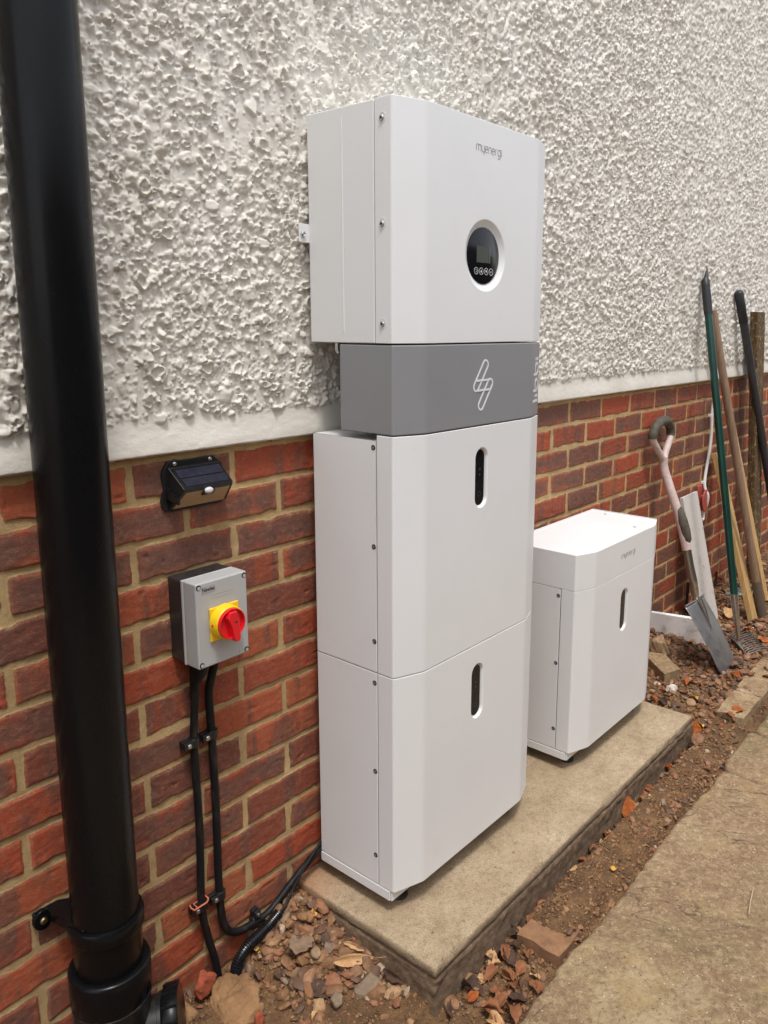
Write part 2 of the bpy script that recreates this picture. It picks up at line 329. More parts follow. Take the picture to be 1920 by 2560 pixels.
def ribbon(b, pts, w, y, thick=.0006, closed=False):
    """flat stroke in the xz plane at depth y, facing -y"""
    P = [Vector((p[0], p[1])) for p in pts]; n = len(P); L = []
    for i in range(n):
        a = P[(i - 1) % n] if closed else P[max(i - 1, 0)]; c = P[(i + 1) % n] if closed else P[min(i + 1, n - 1)]
        d = (c - a)
        if d.length < 1e-9: d = Vector((1, 0))
        d.normalize(); nn = Vector((-d.y, d.x)) * w / 2
        L.append((P[i] + nn, P[i] - nn))
    vs = [[b.verts.new((q.x, yy, q.y)) for yy in (y, y - thick) for q in pr] for pr in L]
    rng = range(n if closed else n - 1)
    for i in rng:
        a, c = vs[i], vs[(i + 1) % n]
        b.faces.new((a[2], c[2], c[3], a[3])); b.faces.new((a[0], a[2], c[2], c[0])) ; b.faces.new((a[1], c[1], c[3], a[3])); b.faces.new((a[0], c[0], c[1], a[1]))
    return b
def arc(cx, cy, rx, ry, a0, a1, n=14): return [(cx + rx * math.cos(math.radians(a0 + (a1 - a0) * k / n)), cy + ry * math.sin(math.radians(a0 + (a1 - a0) * k / n))) for k in range(n + 1)]
GL = {  # stroke letters, x-height 1: (advance, strokes)
 'm': (1.55, [[(0, 0), (0, .7)] + arc(.33, .66, .33, .34, 180, 0) + [(.66, 0)], [(.66, .66)] + arc(.99, .66, .33, .34, 180, 0) + [(1.32, 0)]]),
 'y': (.92, [[(0, 1), (0, .35)] + arc(.34, .36, .34, .36, 180, 360) + [(.68, 1)], [(.68, .4), (.68, -.02), (.60, -.30), (.44, -.46)]]),
 'e': (.98, [[(.02, .52), (.74, .52)] + arc(.38, .5, .37, .5, 0, 312, 22)]),
 'n': (.92, [[(0, 0), (0, .66)] + arc(.34, .66, .34, .34, 180, 0) + [(.68, 0)]]),
 'r': (.72, [[(0, 0), (0, .62)] + arc(.36, .62, .36, .36, 180, 88)]),
 'g': (1.08, [arc(.37, .5, .37, .5, 0, 360, 24), [(.74, 1), (.74, -.1)] + arc(.38, -.1, .36, .34, 0, -150)]),
 'i': (.3, [[(0, 0), (0, .8)], [(0, .95), (0, 1.12)]]),
 'l': (.36, [[(0, 0), (0, 1.55)]]),
 'b': (1.12, [[(0, .5), (0, 1.55)], arc(.42, .5, .42, .5, 180, 520, 24)]),
}
def strokes(word, h, w, y, place, thick=.0006):
    b = bmesh.new(); x = 0
    for ch in word:
        adv, ss = GL[ch]
        for s in ss: ribbon(b, [place(x + px, pz) for px, pz in s], w, y, thick)
        x += adv
    return b
def font_text(s, size, loc, mat, name, parent, width=None):
    cu = bpy.data.curves.new(name, 'FONT'); cu.body = s; cu.size = size; cu.extrude = .0002
    tmp = link(bpy.data.objects.new('tmp', cu)); bpy.context.view_layer.update()
    me = bpy.data.meshes.new_from_object(tmp.evaluated_get(bpy.context.evaluated_depsgraph_get())); bpy.data.objects.remove(tmp); bpy.data.curves.remove(cu)
    me.materials.clear(); me.transform(Matrix.Rotation(math.pi / 2, 4, 'X'))
    xs = [v.co.x for v in me.vertices]; k = 1 if not width else width / (max(xs) - min(xs))
    me.transform(Matrix.Translation(loc) @ Matrix.Diagonal((k, 1, 1, 1)))
    return obj(name, me, mat, parent)

# ------------------------------------------------------------------ numpy noise
def h2(ix, iy, seed):
    n = (ix.astype(np.int64) * 374761393 + iy.astype(np.int64) * 668265263 + seed * 1274126177) & 0xffffffff
    n = ((n ^ (n >> 13)) * 1274126177) & 0xffffffff; n = ((n ^ (n >> 16)) * 2246822519) & 0xffffffff
    return ((n ^ (n >> 15)) & 0xffffff) / float(0x1000000)
def vn(x, y, seed=0):
    ix = np.floor(x); iy = np.floor(y); fx = x - ix; fy = y - iy; fx = fx * fx * (3 - 2 * fx); fy = fy * fy * (3 - 2 * fy)
    a = h2(ix, iy, seed); b_ = h2(ix + 1, iy, seed); c = h2(ix, iy + 1, seed); d = h2(ix + 1, iy + 1, seed)
    return (a * (1 - fx) + b_ * fx) * (1 - fy) + (c * (1 - fx) + d * fx) * fy
def fbm(x, y, seed=0, o=4, g=.5):
    s = 0; a = 1; t_ = 0
    for k in range(o): s = s + a * vn(x * 2 ** k, y * 2 ** k, seed + k * 17); t_ += a; a *= g
    return s / t_ * 2 - 1
def ss(e0, e1, x): t_ = np.clip((x - e0) / (e1 - e0), 0, 1); return t_ * t_ * (3 - 2 * t_)
def grid_mesh(name, X, Y, Z, attrs=None, flip=False):
    nu, nv = X.shape; co = np.stack([X, Y, Z], -1).reshape(-1, 3).astype(np.float32)
    i = np.arange(nu * nv).reshape(nu, nv); q = np.stack([i[:-1, :-1], i[1:, :-1], i[1:, 1:], i[:-1, 1:]], -1).reshape(-1, 4)
    if flip: q = q[:, ::-1]
    return raw_mesh(name, co, q, attrs)
def raw_mesh(name, co, q, attrs=None):
    me = bpy.data.meshes.new(name); k = q.shape[1]
    me.vertices.add(len(co)); me.vertices.foreach_set('co', co.astype(np.float32).ravel())
    me.loops.add(q.size); me.loops.foreach_set('vertex_index', q.ravel().astype(np.int32))
    me.polygons.add(len(q)); me.polygons.foreach_set('loop_start', np.arange(0, q.size, k, dtype=np.int32)); me.polygons.foreach_set('loop_total', np.full(len(q), k, dtype=np.int32))
    me.polygons.foreach_set('use_smooth', np.ones(len(q), dtype=bool)); me.update(calc_edges=True)
    for n_, v in (attrs or {}).items():
        a = me.attributes.new(n_, 'FLOAT', 'POINT'); a.data.foreach_set('value', v.ravel().astype(np.float32))
    return me
def join_np(parts):
    co = []; q = []; at = {}; off = 0
    for c, f, a in parts:
        co.append(c); q.append(f + off); off += len(c)
        for k, v in a.items(): at.setdefault(k, []).append(v.ravel())
    return np.concatenate(co), np.concatenate(q), {k: np.concatenate(v) for k, v in at.items()}
def grid_np(X, Y, Z, attrs, flip=False):
    nu, nv = X.shape; co = np.stack([X, Y, Z], -1).reshape(-1, 3)
    i = np.arange(nu * nv).reshape(nu, nv); q = np.stack([i[:-1, :-1], i[1:, :-1], i[1:, 1:], i[:-1, 1:]], -1).reshape(-1, 4)
    return co, (q[:, ::-1] if flip else q), attrs

# ------------------------------------------------------------------ HOUSE WALL
wall = thing('house_wall', 'house wall of red brick below and cream painted pebbledash above', 'wall')
def var_axis(segs):
    out = [segs[0][0]]
    for a, b_, d in segs:
        n = max(1, round((b_ - a) / d)); out += list(a + (b_ - a) * (np.arange(1, n + 1) / n))
    return np.array(out)
# bricks: one height field, joints recessed
bxs = var_axis([(-1.6, -.1, .02), (-.1, 1.4, .0026), (1.4, 3.6, .0042), (3.6, 4.4, .006), (4.4, 7, .03)])
bzs = var_axis([(-.25, -.1, .02), (-.1, 1.095, .003)])
X, Z = np.meshgrid(bxs, bzs, indexing='ij')
Xn = X + fbm(X * 30, Z * 30, 3, 2) * .0012; Zn = Z + fbm(X * 5, Z * 5 + 9, 5, 2) * .0022
kc = np.floor((1.075 - Zn) / .075); zl = (1.075 - Zn) - kc * .075
sh = (kc % 2) * .1125; u_ = (Xn - sh) / .225; ib = np.floor(u_); xl = (u_ - ib) * .225
jL = (h2(ib, kc, 11) - .5) * .007 + .0066; jR = (h2(ib + 1, kc, 11) - .5) * -.007 + .0066
jT = .0055 + (h2(ib, kc, 12) - .5) * .003; jB = .0056 + (h2(ib, kc, 13) - .5) * .003
sd = np.minimum(np.minimum(xl - jL, .225 - jR - xl), np.minimum(zl - jT, .075 - jB - zl))
# rounded, chipped arrises
sd = sd + fbm(X * 90, Z * 90, 7, 3) * .0016 - ss(.55, .95, vn(X * 26, Z * 26, 8)) * .0040
tilt = (h2(ib, kc, 21) - .5) * .004 * (xl / .225 - .5) + (h2(ib, kc, 22) - .5) * .0025
H = ss(-.0006, .0030, sd) * (.0034 + tilt) + fbm(X * 55, Z * 120, 31, 4, .65) * .0013 * ss(0, .004, sd) - ss(.86, .95, vn(X * 60, Z * 60, 33)) * .0018 * ss(0, .004, sd)
H += (1 - ss(-.001, .001, sd)) * (fbm(X * 28, Z * 28, 41, 3) * .0011 + .0006)
H[:] += fbm(X * 3, Z * 3, 51, 2) * .0015
co, q, at = grid_np(X, -H, Z, {'sd': sd, 'r1': h2(ib, kc, 61), 'r2': h2(ib, kc, 62)}, flip=False)
obj('brickwork', raw_mesh('brickwork', co, q, at), M['brick'], wall)
# pebbledash
def stones(X, Z, cell, seed, amin, amax, hmin, hmax, prob, crater):
    best = np.zeros_like(X); cx = np.floor(X / cell); cz = np.floor(Z / cell)
    for dx in (-1, 0, 1):
        for dz in (-1, 0, 1):
            ix = cx + dx; iz = cz + dz; r = [h2(ix, iz, seed + k) for k in range(10)]
            px = (ix + r[0]) * cell; pz = (iz + r[1]) * cell; an = r[2] * 6.283
            c_, s_ = np.cos(an), np.sin(an); U = (X - px) * c_ + (Z - pz) * s_; V = -(X - px) * s_ + (Z - pz) * c_
            a = amin + (amax - amin) * r[3] ** 1.5; b_ = a * (.5 + .45 * r[4]); hh = (hmin + (hmax - hmin) * r[5]) * (.6 + .4 * a / amax)
            qq = np.sqrt((U / a) ** 2 + (V / b_) ** 2); qq = qq + .18 * np.sin(3 * np.arctan2(V, U) + r[0] * 9) * (r[4] > .4)
            mx_ = np.maximum(np.abs(U / a + .35 * V / b_), np.abs(V / b_ - .3 * U / a)); qq = np.where(r[6] > .3, .45 * qq + .58 * mx_, qq)
            dome = np.sqrt(np.clip(1 - qq * qq, 0, 1)); plate = np.clip((1 - qq) * 4.5, 0, 1)
            t1 = (U / a) * (r[6] - .5) * 1.5
            hgt = np.where(r[7] < .25, dome * (.8 + t1 * .5), plate * (.72 + t1 * 1.3))
            hgt = np.where(r[8] < crater, np.clip((1.05 - qq) * 4, 0, 1) - .95 * np.clip((.78 - qq) * 3, 0, 1) + t1 * .5 * np.clip((1 - qq) * 3, 0, 1), hgt)
            best = np.maximum(best, hgt * hh * (r[9] < prob(px, pz)))
    return best
def dens(x, z): return np.clip(.66 + .08 * ss(1.2, 2.6, x) + .62 * fbm(x * 5 + z * 2.5, z * 4 - x * 1.5, 90, 3) + .18 * ss(.8, 2.2, x), .02, 1)
def dash_h(X, Z):
    s1 = stones(X, Z, .0150, 100, .0055, .0112, .0032, .0088, dens, .26)
    s2 = stones(X + 3, Z + 5, .033, 200, .0095, .0195, .0045, .0105, lambda x, z: dens(x - 3, z - 5) * .72, .40)
    s3 = stones(X + 7, Z + 2, .0080, 300, .0022, .0046, .0014, .0038, lambda x, z: dens(x - 7, z - 2) * .8, .1)
    h = np.maximum(np.maximum(s1 + s3 * .5, s2 + s1 * .35), s3)
    warp = fbm(X * 60, Z * 60, 71, 3) * .0009 + (1 - np.abs(fbm(X * 42, Z * 42, 72, 2))) ** 9 * .0020 * ss(.2, .6, dens(X, Z))
    edge = 1.147 + .006 * fbm(X * 14, X * 0 + 3, 77, 3); m = ss(edge - .003, edge + .004, Z + .004 * (s2 > 0))
    base = .0125 + fbm(X * 4, Z * 4, 73, 3) * .0025
    bell = (1 - ss(1.083, 1.15, Z)) * .009
    rough = fbm(X * 60, Z * 110, 75, 3) * .0006
    lip = ss(1.0815 + .0022 * fbm(X * 30, X * 0, 79, 3), 1.0855, Z)
    pit = ss(.80, .93, vn(X * 95, Z * 95, 91)) * ss(.45, .6, vn(X * 31, Z * 31, 92)) * .0045
    h = h - pit
    return (base + bell + rough + (h * 1.12 + warp) * m) * lip - .0035 * (1 - lip)
parts = []
for xs, z1, dz in ((var_axis([(-1.6, -.1, .02), (-.1, .02, .006), (.02, 1.25, .0020)]), 2.16, .0021), (var_axis([(1.25, 2.5, .0031)]), 2.5, .0031), (var_axis([(2.5, 4.5, .0052), (4.5, 7, .04)]), 3.1, .0048)):
    zs = np.concatenate([1.0805 + np.arange(0, int((z1 - 1.0805) / dz)) * dz, var_axis([(z1, 3.4, .03)])])
    X, Z = np.meshgrid(xs, zs, indexing='ij'); parts.append(grid_np(X, -dash_h(X, Z), Z, {}))
co, q, at = join_np(parts)
obj('pebbledash_render', raw_mesh('pebbledash', co, q, at), M['dash'], wall)
b = bmesh.new(); box(b, -1.6, 7, .03, .28, -.3, 3.4); obj('wall_core', b, M['brick'], wall)
b = bmesh.new(); box(b, -1.6, 7, -.0010, .03, 1.0800, 1.0812); obj('render_underside', b, M['dash'], wall)

# ------------------------------------------------------------------ GROUND
def gz(x, y):
    x = np.asarray(x, float); y = np.asarray(y, float)
    z = -.030 + .010 * fbm(x * 6, y * 6, 400, 3)
    z = z + .058 * np.exp(-((x - .56) / .13) ** 2 - ((y + .03) / .14) ** 2)
    z = z + .030 * np.exp(-((x - .24) / .08) ** 2 - ((y + .12) / .12) ** 2)
    z = z - .030 * np.exp(-((x - .375) / .05) ** 2 - ((y + .02) / .05) ** 2)
    z = z + ss(.835, .90, x) * (1 - ss(1.88, 1.98, x)) * (ss(-.446, -.462, y)) * .0325 * (1 - .80 * ss(-.545, -.570, y))
    z = z - (1 - ss(1.9, 2.0, x)) * ss(-.462, -.45, y) * (1 - ss(-.41, -.40, y)) * .022
    r = ss(1.93, 2.12, x); zr = .004 + .012 * fbm(x * 7, y * 7, 410, 3) + .045 * ss(-.25, 0, y) * ss(2.1, 2.6, x) - .02 * ss(-.50, -.56, y)
    zr = zr - .022 * np.exp(-((x - 2.33) / .16) ** 2 - ((y + .17) / .09) ** 2)
    return z * (1 - r) + zr * r
gx = var_axis([(-1.6, 0, .03), (0, 1.3, .0045), (1.3, 3.4, .007), (3.4, 4.4, .015), (4.4, 7, .06)]); gy = var_axis([(-.62, .012, .0045)])
X, Y = np.meshgrid(gx, gy, indexing='ij')
Zg = gz(X, Y) + fbm(X * 60, Y * 60, 420, 4, .6) * .0035 + np.maximum(0, fbm(X * 25, Y * 25, 425, 3)) * .005
soil = structure('soil', grid_mesh('soil', X, Y, Zg), M['soil'])
b = bmesh.new(); box(b, -40, 40, -40, 20, -.5, -.12); g_ = structure('ground', b, M['soil'])
# path of riven slabs
px = var_axis([(-1.6, .3, .03), (.3, .5, .02), (.5, 2.4, .0048), (2.4, 4, .014), (4, 9, .08)]); py = -var_axis([(0, .75, .0048), (.85, 2.2, .02), (2.2, 3.2, .08)])
X, V = np.meshgrid(px, py, indexing='ij')
def edge_y(x):
    e = -.579 + .0035 * fbm(x * 5, x * 0 + 2, 500, 4) + .0035 * fbm(x * 40, x * 0 + 2, 505, 3)
    e = e - .012 * ss(1.770, 1.780, x) * (1 - ss(1.790, 1.81, x)) + .012 * ss(1.80, 1.84, x) * (1 - ss(2.05, 2.06, x)); return e
Y = edge_y(X) + V
RS = X * .64 - Y * .77; RT = X * .77 + Y * .64
zz = fbm(RS * 2.2, RT * 5, 510, 4) * .0040 + fbm(RS * 16, RT * 26, 520, 4, .6) * .0014
terr = fbm(RS * 2.4 + 5, RT * 7, 530, 5, .55) * 6; zz += (np.floor(terr) + ss(.42, .58, terr - np.floor(terr))) * .0030
jt = np.full_like(X, 9.)
for jx, ja in ((1.783, .0), (2.072, .02), (2.9, -.01), (.05, 0), (3.7, 0)):
    jt = np.minimum(jt, np.abs(X - jx - ja * V * 3 - .004 * fbm(Y * 14, Y * 0 + jx, 540, 3)))
jt = np.minimum(jt, np.abs(V + 1.15 + .004 * fbm(X * 10, X * 0, 545, 3)))
tone = np.where(X < 1.783, .15, np.where(X < 2.072, .9, np.where(X < 2.9, .35, .7))) + .5 * ss(1.0, 1.03, X + .55 * V + .02 * fbm(X * 5, V * 5, 548, 3)) * (X < 1.783)
joint = (1 - ss(.002, .006, jt)) * (1 - .7 * ss(.45, .6, vn(X * 9, Y * 9, 549)) * (X < 1.9))
zz -= (1 - ss(.003, .008, jt)) * .010
zz -= (1 - ss(0, .010, -V)) ** 2 * .006
moss = ss(1.7, 2.3, X) * ss(-.12, -.02, V) + .0 * X
# vertical edge: add a skirt row
X2 = np.concatenate([X[:, :1], X], 1); Y2 = np.concatenate([Y[:, :1] + .004, Y], 1); Z2 = np.concatenate([np.full_like(X[:, :1], -.06), zz], 1); m2 = np.concatenate([moss[:, :1], moss], 1); t2 = np.concatenate([tone[:, :1], tone], 1); j2 = np.concatenate([np.ones_like(joint[:, :1]), joint], 1)
structure('path', grid_mesh('path', X2, Y2, Z2, {'moss': m2, 'tone': t2, 'joint': j2}, flip=True), M['stone_path'])

# concrete base slab
def slab():
    x0, x1, y0, y1, zt, zb = .581, 1.948, -.417, -.004, .05, -.075
    step = .006; P = []
    def seg(a, c):
        n = int(((a[0] - c[0]) ** 2 + (a[1] - c[1]) ** 2) ** .5 / step); return [(a[0] + (c[0] - a[0]) * k / n, a[1] + (c[1] - a[1]) * k / n) for k in range(n)]
    P = seg((x0, y1), (x0, y0)) + seg((x0, y0), (x1, y0)) + seg((x1, y0), (x1, y1)) + seg((x1, y1), (x0, y1)); P = np.array(P); n = len(P)
    C_ = np.array([(x0 + x1) / 2, (y0 + y1) / 2]); Nrm = np.zeros_like(P)
    Nrm[:, 0] = np.where(P[:, 0] <= x0 + 1e-6, -1, np.where(P[:, 0] >= x1 - 1e-6, 1, 0)); Nrm[:, 1] = np.where(P[:, 1] <= y0 + 1e-6, -1, 0)
    s = np.arange(n) * step; prof = [(zt, -.004), (zt - .0012, -.0015), (zt - .004, 0), (zt - .010, .0), (zt - .018, .001), (zt - .022, .000), (zt - .024, -.002), (zt - .027, -.002), (zt - .029, .002), (zt - .034, .003), (zt - .040, .003), (zt - .044, .002), (zt - .052, .004), (zt - .062, .003), (zt - .075, .004), (zt - .09, .004), (zt - .105, .006), (zb, .006)]
    V = []; side = []; stain = []
    for j, (z, o) in enumerate(prof):
        amp = .0012 if j < 5 else .0055
        d = o + amp * fbm(s * 45, s * 0 + z * 60, 600, 5, .7) + (.003 * fbm(s * 6, s * 0 + z * 30, 610, 2) if j > 4 else 0) - (.006 * ss(.68, .9, vn(s * 20, s * 0, 620)) if j < 3 else 0)
        zz_ = z + (.0025 * fbm(s * 12, s * 0 + j, 630, 3) if j > 4 else 0)
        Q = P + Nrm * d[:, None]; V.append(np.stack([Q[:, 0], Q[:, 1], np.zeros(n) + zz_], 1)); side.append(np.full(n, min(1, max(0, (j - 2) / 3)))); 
    V = np.concatenate(V); i = np.arange(n); q = []
    for j in range(len(prof) - 1): q.append(np.stack([j * n + i, j * n + (i + 1) % n, (j + 1) * n + (i + 1) % n, (j + 1) * n + i], 1))
    q = np.concatenate(q)[:, ::-1]
    # top: concentric rings from the rim towards the middle
    top = [V[:n]]; sc = [1]
    for f in (.985, .95, .85, .7, .5, .3, .1):
        ring = np.stack([C_[0] + (V[:n, 0] - C_[0]) * f, C_[1] + (V[:n, 1] - C_[1]) * f, np.full(n, zt)], 1); ring[:, 2] += fbm(ring[:, 0] * 9, ring[:, 1] * 9, 640, 3) * .0012; top.append(ring)
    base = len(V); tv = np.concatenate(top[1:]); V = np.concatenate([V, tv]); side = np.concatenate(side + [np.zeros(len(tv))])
    idx = [np.arange(n)] + [base + k * n + np.arange(n) for k in range(7)]
    for a, c in zip(idx, idx[1:]): q = np.concatenate([q, np.stack([a, np.roll(a, -1), np.roll(c, -1), c], 1)])
    last = idx[-1]; m_ = n // 2
    q = np.concatenate([q, np.stack([last[:m_ - 1], last[1:m_], last[n - 2:n - m_ - 1:-1], last[n - 1:n - m_:-1]], 1)])
    st = np.clip(1 - ((V[:, 0] - x0) / .10) ** 2 - ((V[:, 1] - y1) / .13) ** 2, 0, 1) * .5
    return raw_mesh('slab', V, q, {'side': side, 'stain': st})
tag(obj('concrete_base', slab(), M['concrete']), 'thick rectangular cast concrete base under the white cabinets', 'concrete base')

# ------------------------------------------------------------------ gravel, crumbs
def ico(sub):
    b = bmesh.new(); bmesh.ops.create_icosphere(b, subdivisions=sub, radius=1); b.verts.ensure_lookup_table()
    v = np.array([x.co[:] for x in b.verts]); f = np.array([[x.index for x in g.verts] for g in b.faces]); b.free(); return v, f
IV, IF = ico(2); IV1, IF1 = ico(1)
rng = np.random.RandomState(5)
def rock_shape(v, seed, rough=.35, facets=9):
    r = np.random.RandomState(seed); d = v / np.linalg.norm(v, axis=1, keepdims=True); rad = np.full(len(v), 1.0)
    for _ in range(facets):
        n_ = r.normal(size=3); n_ /= np.linalg.norm(n_); lim = .42 + r.rand() * .5; dot = d @ n_; rad = np.where(dot > 1e-3, np.minimum(rad, lim / np.maximum(dot, 1e-3)), rad)
    return d * rad[:, None] * (1 + r.normal(size=(len(v), 1)) * .03 * rough)
SH = [rock_shape(IV, k) for k in range(14)]; SH1 = [rock_shape(IV1, 50 + k) for k in range(8)]
def scatter(name, n, region, size, shapes, faces, tintf, mat, sink=.25, label=None):
    P = region(n); n = len(P); sz = size(n, P); co = []; tint = []
    A = rng.normal(size=(n, 4)); A /= np.linalg.norm(A, axis=1, keepdims=True)
    w, x, y, z = A.T; R = np.stack([1 - 2 * (y * y + z * z), 2 * (x * y - z * w), 2 * (x * z + y * w), 2 * (x * y + z * w), 1 - 2 * (x * x + z * z), 2 * (y * z - x * w), 2 * (x * z - y * w), 2 * (y * z + x * w), 1 - 2 * (x * x + y * y)], 1).reshape(-1, 3, 3)
    sc = np.stack([np.ones(n), rng.uniform(.6, .95, n), rng.uniform(.35, .75, n)], 1) * sz[:, None]
    zc = gz(P[:, 0], P[:, 1]) + P[:, 2] + sz * (.5 - sink); nv = len(shapes[0]); tv = tintf(n)
    for k in range(n): co.append((shapes[k % len(shapes)] * sc[k]) @ R[k].T * np.array([1, 1, .75]) + np.array([P[k, 0], P[k, 1], zc[k]]))
    co = np.concatenate(co); q = (faces[None] + (np.arange(n) * nv)[:, None, None]).reshape(-1, 3)
    o = obj(name, raw_mesh(name, co, q, {'tint': np.repeat(tv, nv)}), mat); o.data.set_sharp_from_angle(angle=math.radians(24)); return o
def reg_gravel(n):
    out = []
    def add(k, x0, x1, y0, y1, lift=0.0, cond=None):
        p = np.stack([rng.uniform(x0, x1, k), rng.uniform(y0, y1, k), rng.uniform(0, max(lift, 1e-6), k)], 1)
        if cond is not None: p = p[cond(p[:, 0], p[:, 1])]
        out.append(p)
    add(4300, 1.96, 3.3, -.56, -.0, .004); add(900, 3.3, 4.2, -.5, -.0, .004)
    add(620, .36, .58, -.26, -.01, .004, lambda x, y: rng.rand(len(x)) < ss(.30, .46, x + y * .4 + .05))
    add(150, .5, .60, -.36, -.2); add(50, .15, .5, -.40, -.05); add(200, .6, .84, -.57, -.43, .004)
    add(260, .6, 1.95, -.452, -.425); add(420, .85, 1.95, -.575, -.545, .001, ); add(200, 1.3, 1.96, -.56, -.46)
    add(260, .86, 1.9, -.57, -.46); add(50, .0, .58, -.42, -.02, .002)
    return np.concatenate(out)
scatter('gravel', 0, reg_gravel, lambda n, P: np.where(P[:, 1] < -.44, .55, 1) * np.where(P[:, 0] > 1.9, 1.0, 1.02) * np.clip(rng.lognormal(math.log(.0082), .55, n), .0025, .026), SH, IF, lambda n: rng.beta(1.5, 1.7, n), M['gravel'])
gr = bpy.data.objects['gravel']; tag(gr, 'mixed brown, tan and grey gravel strewn over the soil beside the concrete base', 'gravel', kind='stuff')
def reg_crumb(n):
    a = np.stack([rng.uniform(.0, .75, 6800), rng.uniform(-.57, -.01, 6800), np.zeros(6800)], 1); a = a[~((a[:, 0] > .585) & (a[:, 1] > -.415))]
    b_ = np.stack([rng.uniform(.7, 1.98, 6500), rng.uniform(-.585, -.43, 6500), np.zeros(6500)], 1)
    c = np.stack([rng.uniform(1.95, 3.4, 3500), rng.uniform(-.57, 0, 3500), np.zeros(3500)], 1); return np.concatenate([a, b_, c])
o = scatter('soil_crumbs', 0, reg_crumb, lambda n, P: np.clip(rng.lognormal(math.log(.0026), .45, n), .001, .008), SH1, IF1, lambda n: rng.rand(n), M['crumb'], .2)
tag(o, 'loose crumbs of clay soil spread between the wall and the path', 'soil crumbs', kind='stuff')

# ------------------------------------------------------------------ DOWNPIPE
PX, PY = .085, -.083
dp = thing('downpipe', 'thick black plastic drainpipe running down the left of the wall', 'downpipe')
obj('pipe', LA((PX, PY, .30), (0, 0, 1), [(.0548, 0), (.0548, 2.3)], n=64), M['pvc'], dp, smooth=40)
obj('socket_pipe', LA((PX, PY, -.12), (0, 0, 1), [(.0565, 0), (.0565, .420), (.0575, .424), (.0575, .434), (.0560, .4355)], n=64), M['pvc'], dp, smooth=40)
br = obj('wall_bracket', LA((PX, PY, .292), (0, 0, 1), [(.0575, 0), (.0612, .001), (.0625, .004), (.0625, .024), (.0605, .0275), (.0575, .028)], n=64), M['pvc'], dp, smooth=40)
b = PR([(PX - .052, PY - .026), (.018, -.011), (-.004, -.009), (-.004, .0), (.040, .0), (PX - .01, PY + .06)], .306, .327, axis='z'); obj('arm', b, M['pvc'], br, bevel=.003)
b = bmesh.new(); prism(b, [(x, z) for x, z in circ(.010, .312, .0165, 24, .0185)], -.014, -.004, 'y'); obj('fixing_lug', b, M['pvc'], br, bevel=.002)
obj('bolt', LA((.010, -.013, .312), (0, -1, 0), [(.0065, 0), (.0065, .003), (.0045, .005), (0, .005)], n=16), flat('brass_screw', (.45, .36, .2), .3, 1.0), br, smooth=40)
obj('socket_collar', LA((PX, PY, .158), (0, 0, 1), [(.0575, 0), (.0660, .002), (.0680, .008), (.0680, .060), (.0665, .064), (.0630, .066), (.0590, .066)], n=64), M['pvc'], dp, smooth=40)
obj('lower_body', LA((PX, PY, -.14), (0, 0, 1), [(.064, 0), (.064, .285), (.0665, .292), (.0665, .296), (.062, .298)], n=64), M['pvc_dirty'], dp, smooth=40)
bd = Vector((.80, -.60, .10)).normalized(); bo = Vector((PX, PY, .070))
sb = obj('side_branch', LA(bo, bd, [(.046, .02), (.046, .078), (.049, .079), (.049, .085), (.046, .086), (.046, .10)], n=48), M['pvc_dirty'], dp, smooth=40)
b = LA(bo, bd, [(.046, .086), (.054, .087), (.0565, .090), (.0565, .112), (.054, .115), (.020, .116)], n=48)
for k in range(14):
    u, v = frame(bd); a = 2 * math.pi * k / 14; c_ = bo + (u * math.cos(a) + v * math.sin(a)) * .0565
    tube(b, [c_ + bd * .088, c_ + bd * .114], .0028, 8)
obj('access_cap', b, M['pvc'], sb, smooth=40)

# ------------------------------------------------------------------ SOLAR LIGHT
sl = thing('solar_wall_light', 'black wedge-shaped solar wall light just under the render edge', 'wall light')
out = [(.290, 1.052), (.301, 1.068), (.400, 1.068), (.420, 1.052), (.421, 1.046), (.434, 1.020), (.434, 1.008), (.424, .984), (.414, .974), (.296, .974), (.285, .984), (.284, .996), (.292, 1.018), (.288, 1.040)]
obj('back_plate', PR(out, -.0085, -.001), M['clip'], sl, bevel=.0015)
def hull(b, P, F):
    vs = [b.verts.new(p) for p in P]
    for f in F: b.faces.new([vs[i] for i in f])
A = [(.300, -.008, 1.058), (.412, -.008, 1.058), (.302, -.054, 1.0225), (.410, -.054, 1.0225), (.302, -.052, 1.0165), (.410, -.052, 1.0165), (.296, -.008, .978), (.426, -.008, .978)]
b = bmesh.new(); hull(b, A, [(0, 1, 3, 2), (2, 3, 5, 4), (4, 5, 7, 6), (0, 2, 4, 6), (1, 7, 5, 3), (0, 6, 7, 1)]); hs_ = obj('housing', b, M['clip'], sl, bevel=.0015)
def quad_on(P, u0, u1, v0, v1, off, th, name, mat, par):
    a, b_, c, d = [Vector(p) for p in P]; n = (b_ - a).cross(d - a).normalized()
    if n.y > 0: n = -n
    f = lambda u, v: (a * (1 - u) + b_ * u) * (1 - v) + (d * (1 - u) + c * u) * v + n * off
    Q = [f(u0, v0), f(u1, v0), f(u1, v1), f(u0, v1)]; R_ = [q_ + n * th for q_ in Q]
    b = bmesh.new(); hull(b, Q + R_, [(0, 1, 2, 3), (4, 5, 6, 7), (0, 1, 5, 4), (1, 2, 6, 5), (2, 3, 7, 6), (3, 0, 4, 7)]); return obj(name, b, mat, par)
top4 = (A[0], A[1], A[3], A[2]); low4 = (A[4], A[5], A[7], A[6])
quad_on(top4, .02, .98, .12, .98, .0, .0012, 'panel_frame', M['gloss_black'], sl); quad_on(top4, .07, .93, .20, .55, .0015, .0006, 'solar_panel', M['solar'], sl); quad_on(top4, .07, .93, .60, .93, .0015, .0006, 'solar_panel', M['solar'], sl)
quad_on(low4, .06, .94, .05, .93, .0002, .0008, 'light_panel', M['led'], sl)
quad_on(low4, .40, .62, .0, .26, .0012, .003, 'sensor_mount', M['clip'], sl)
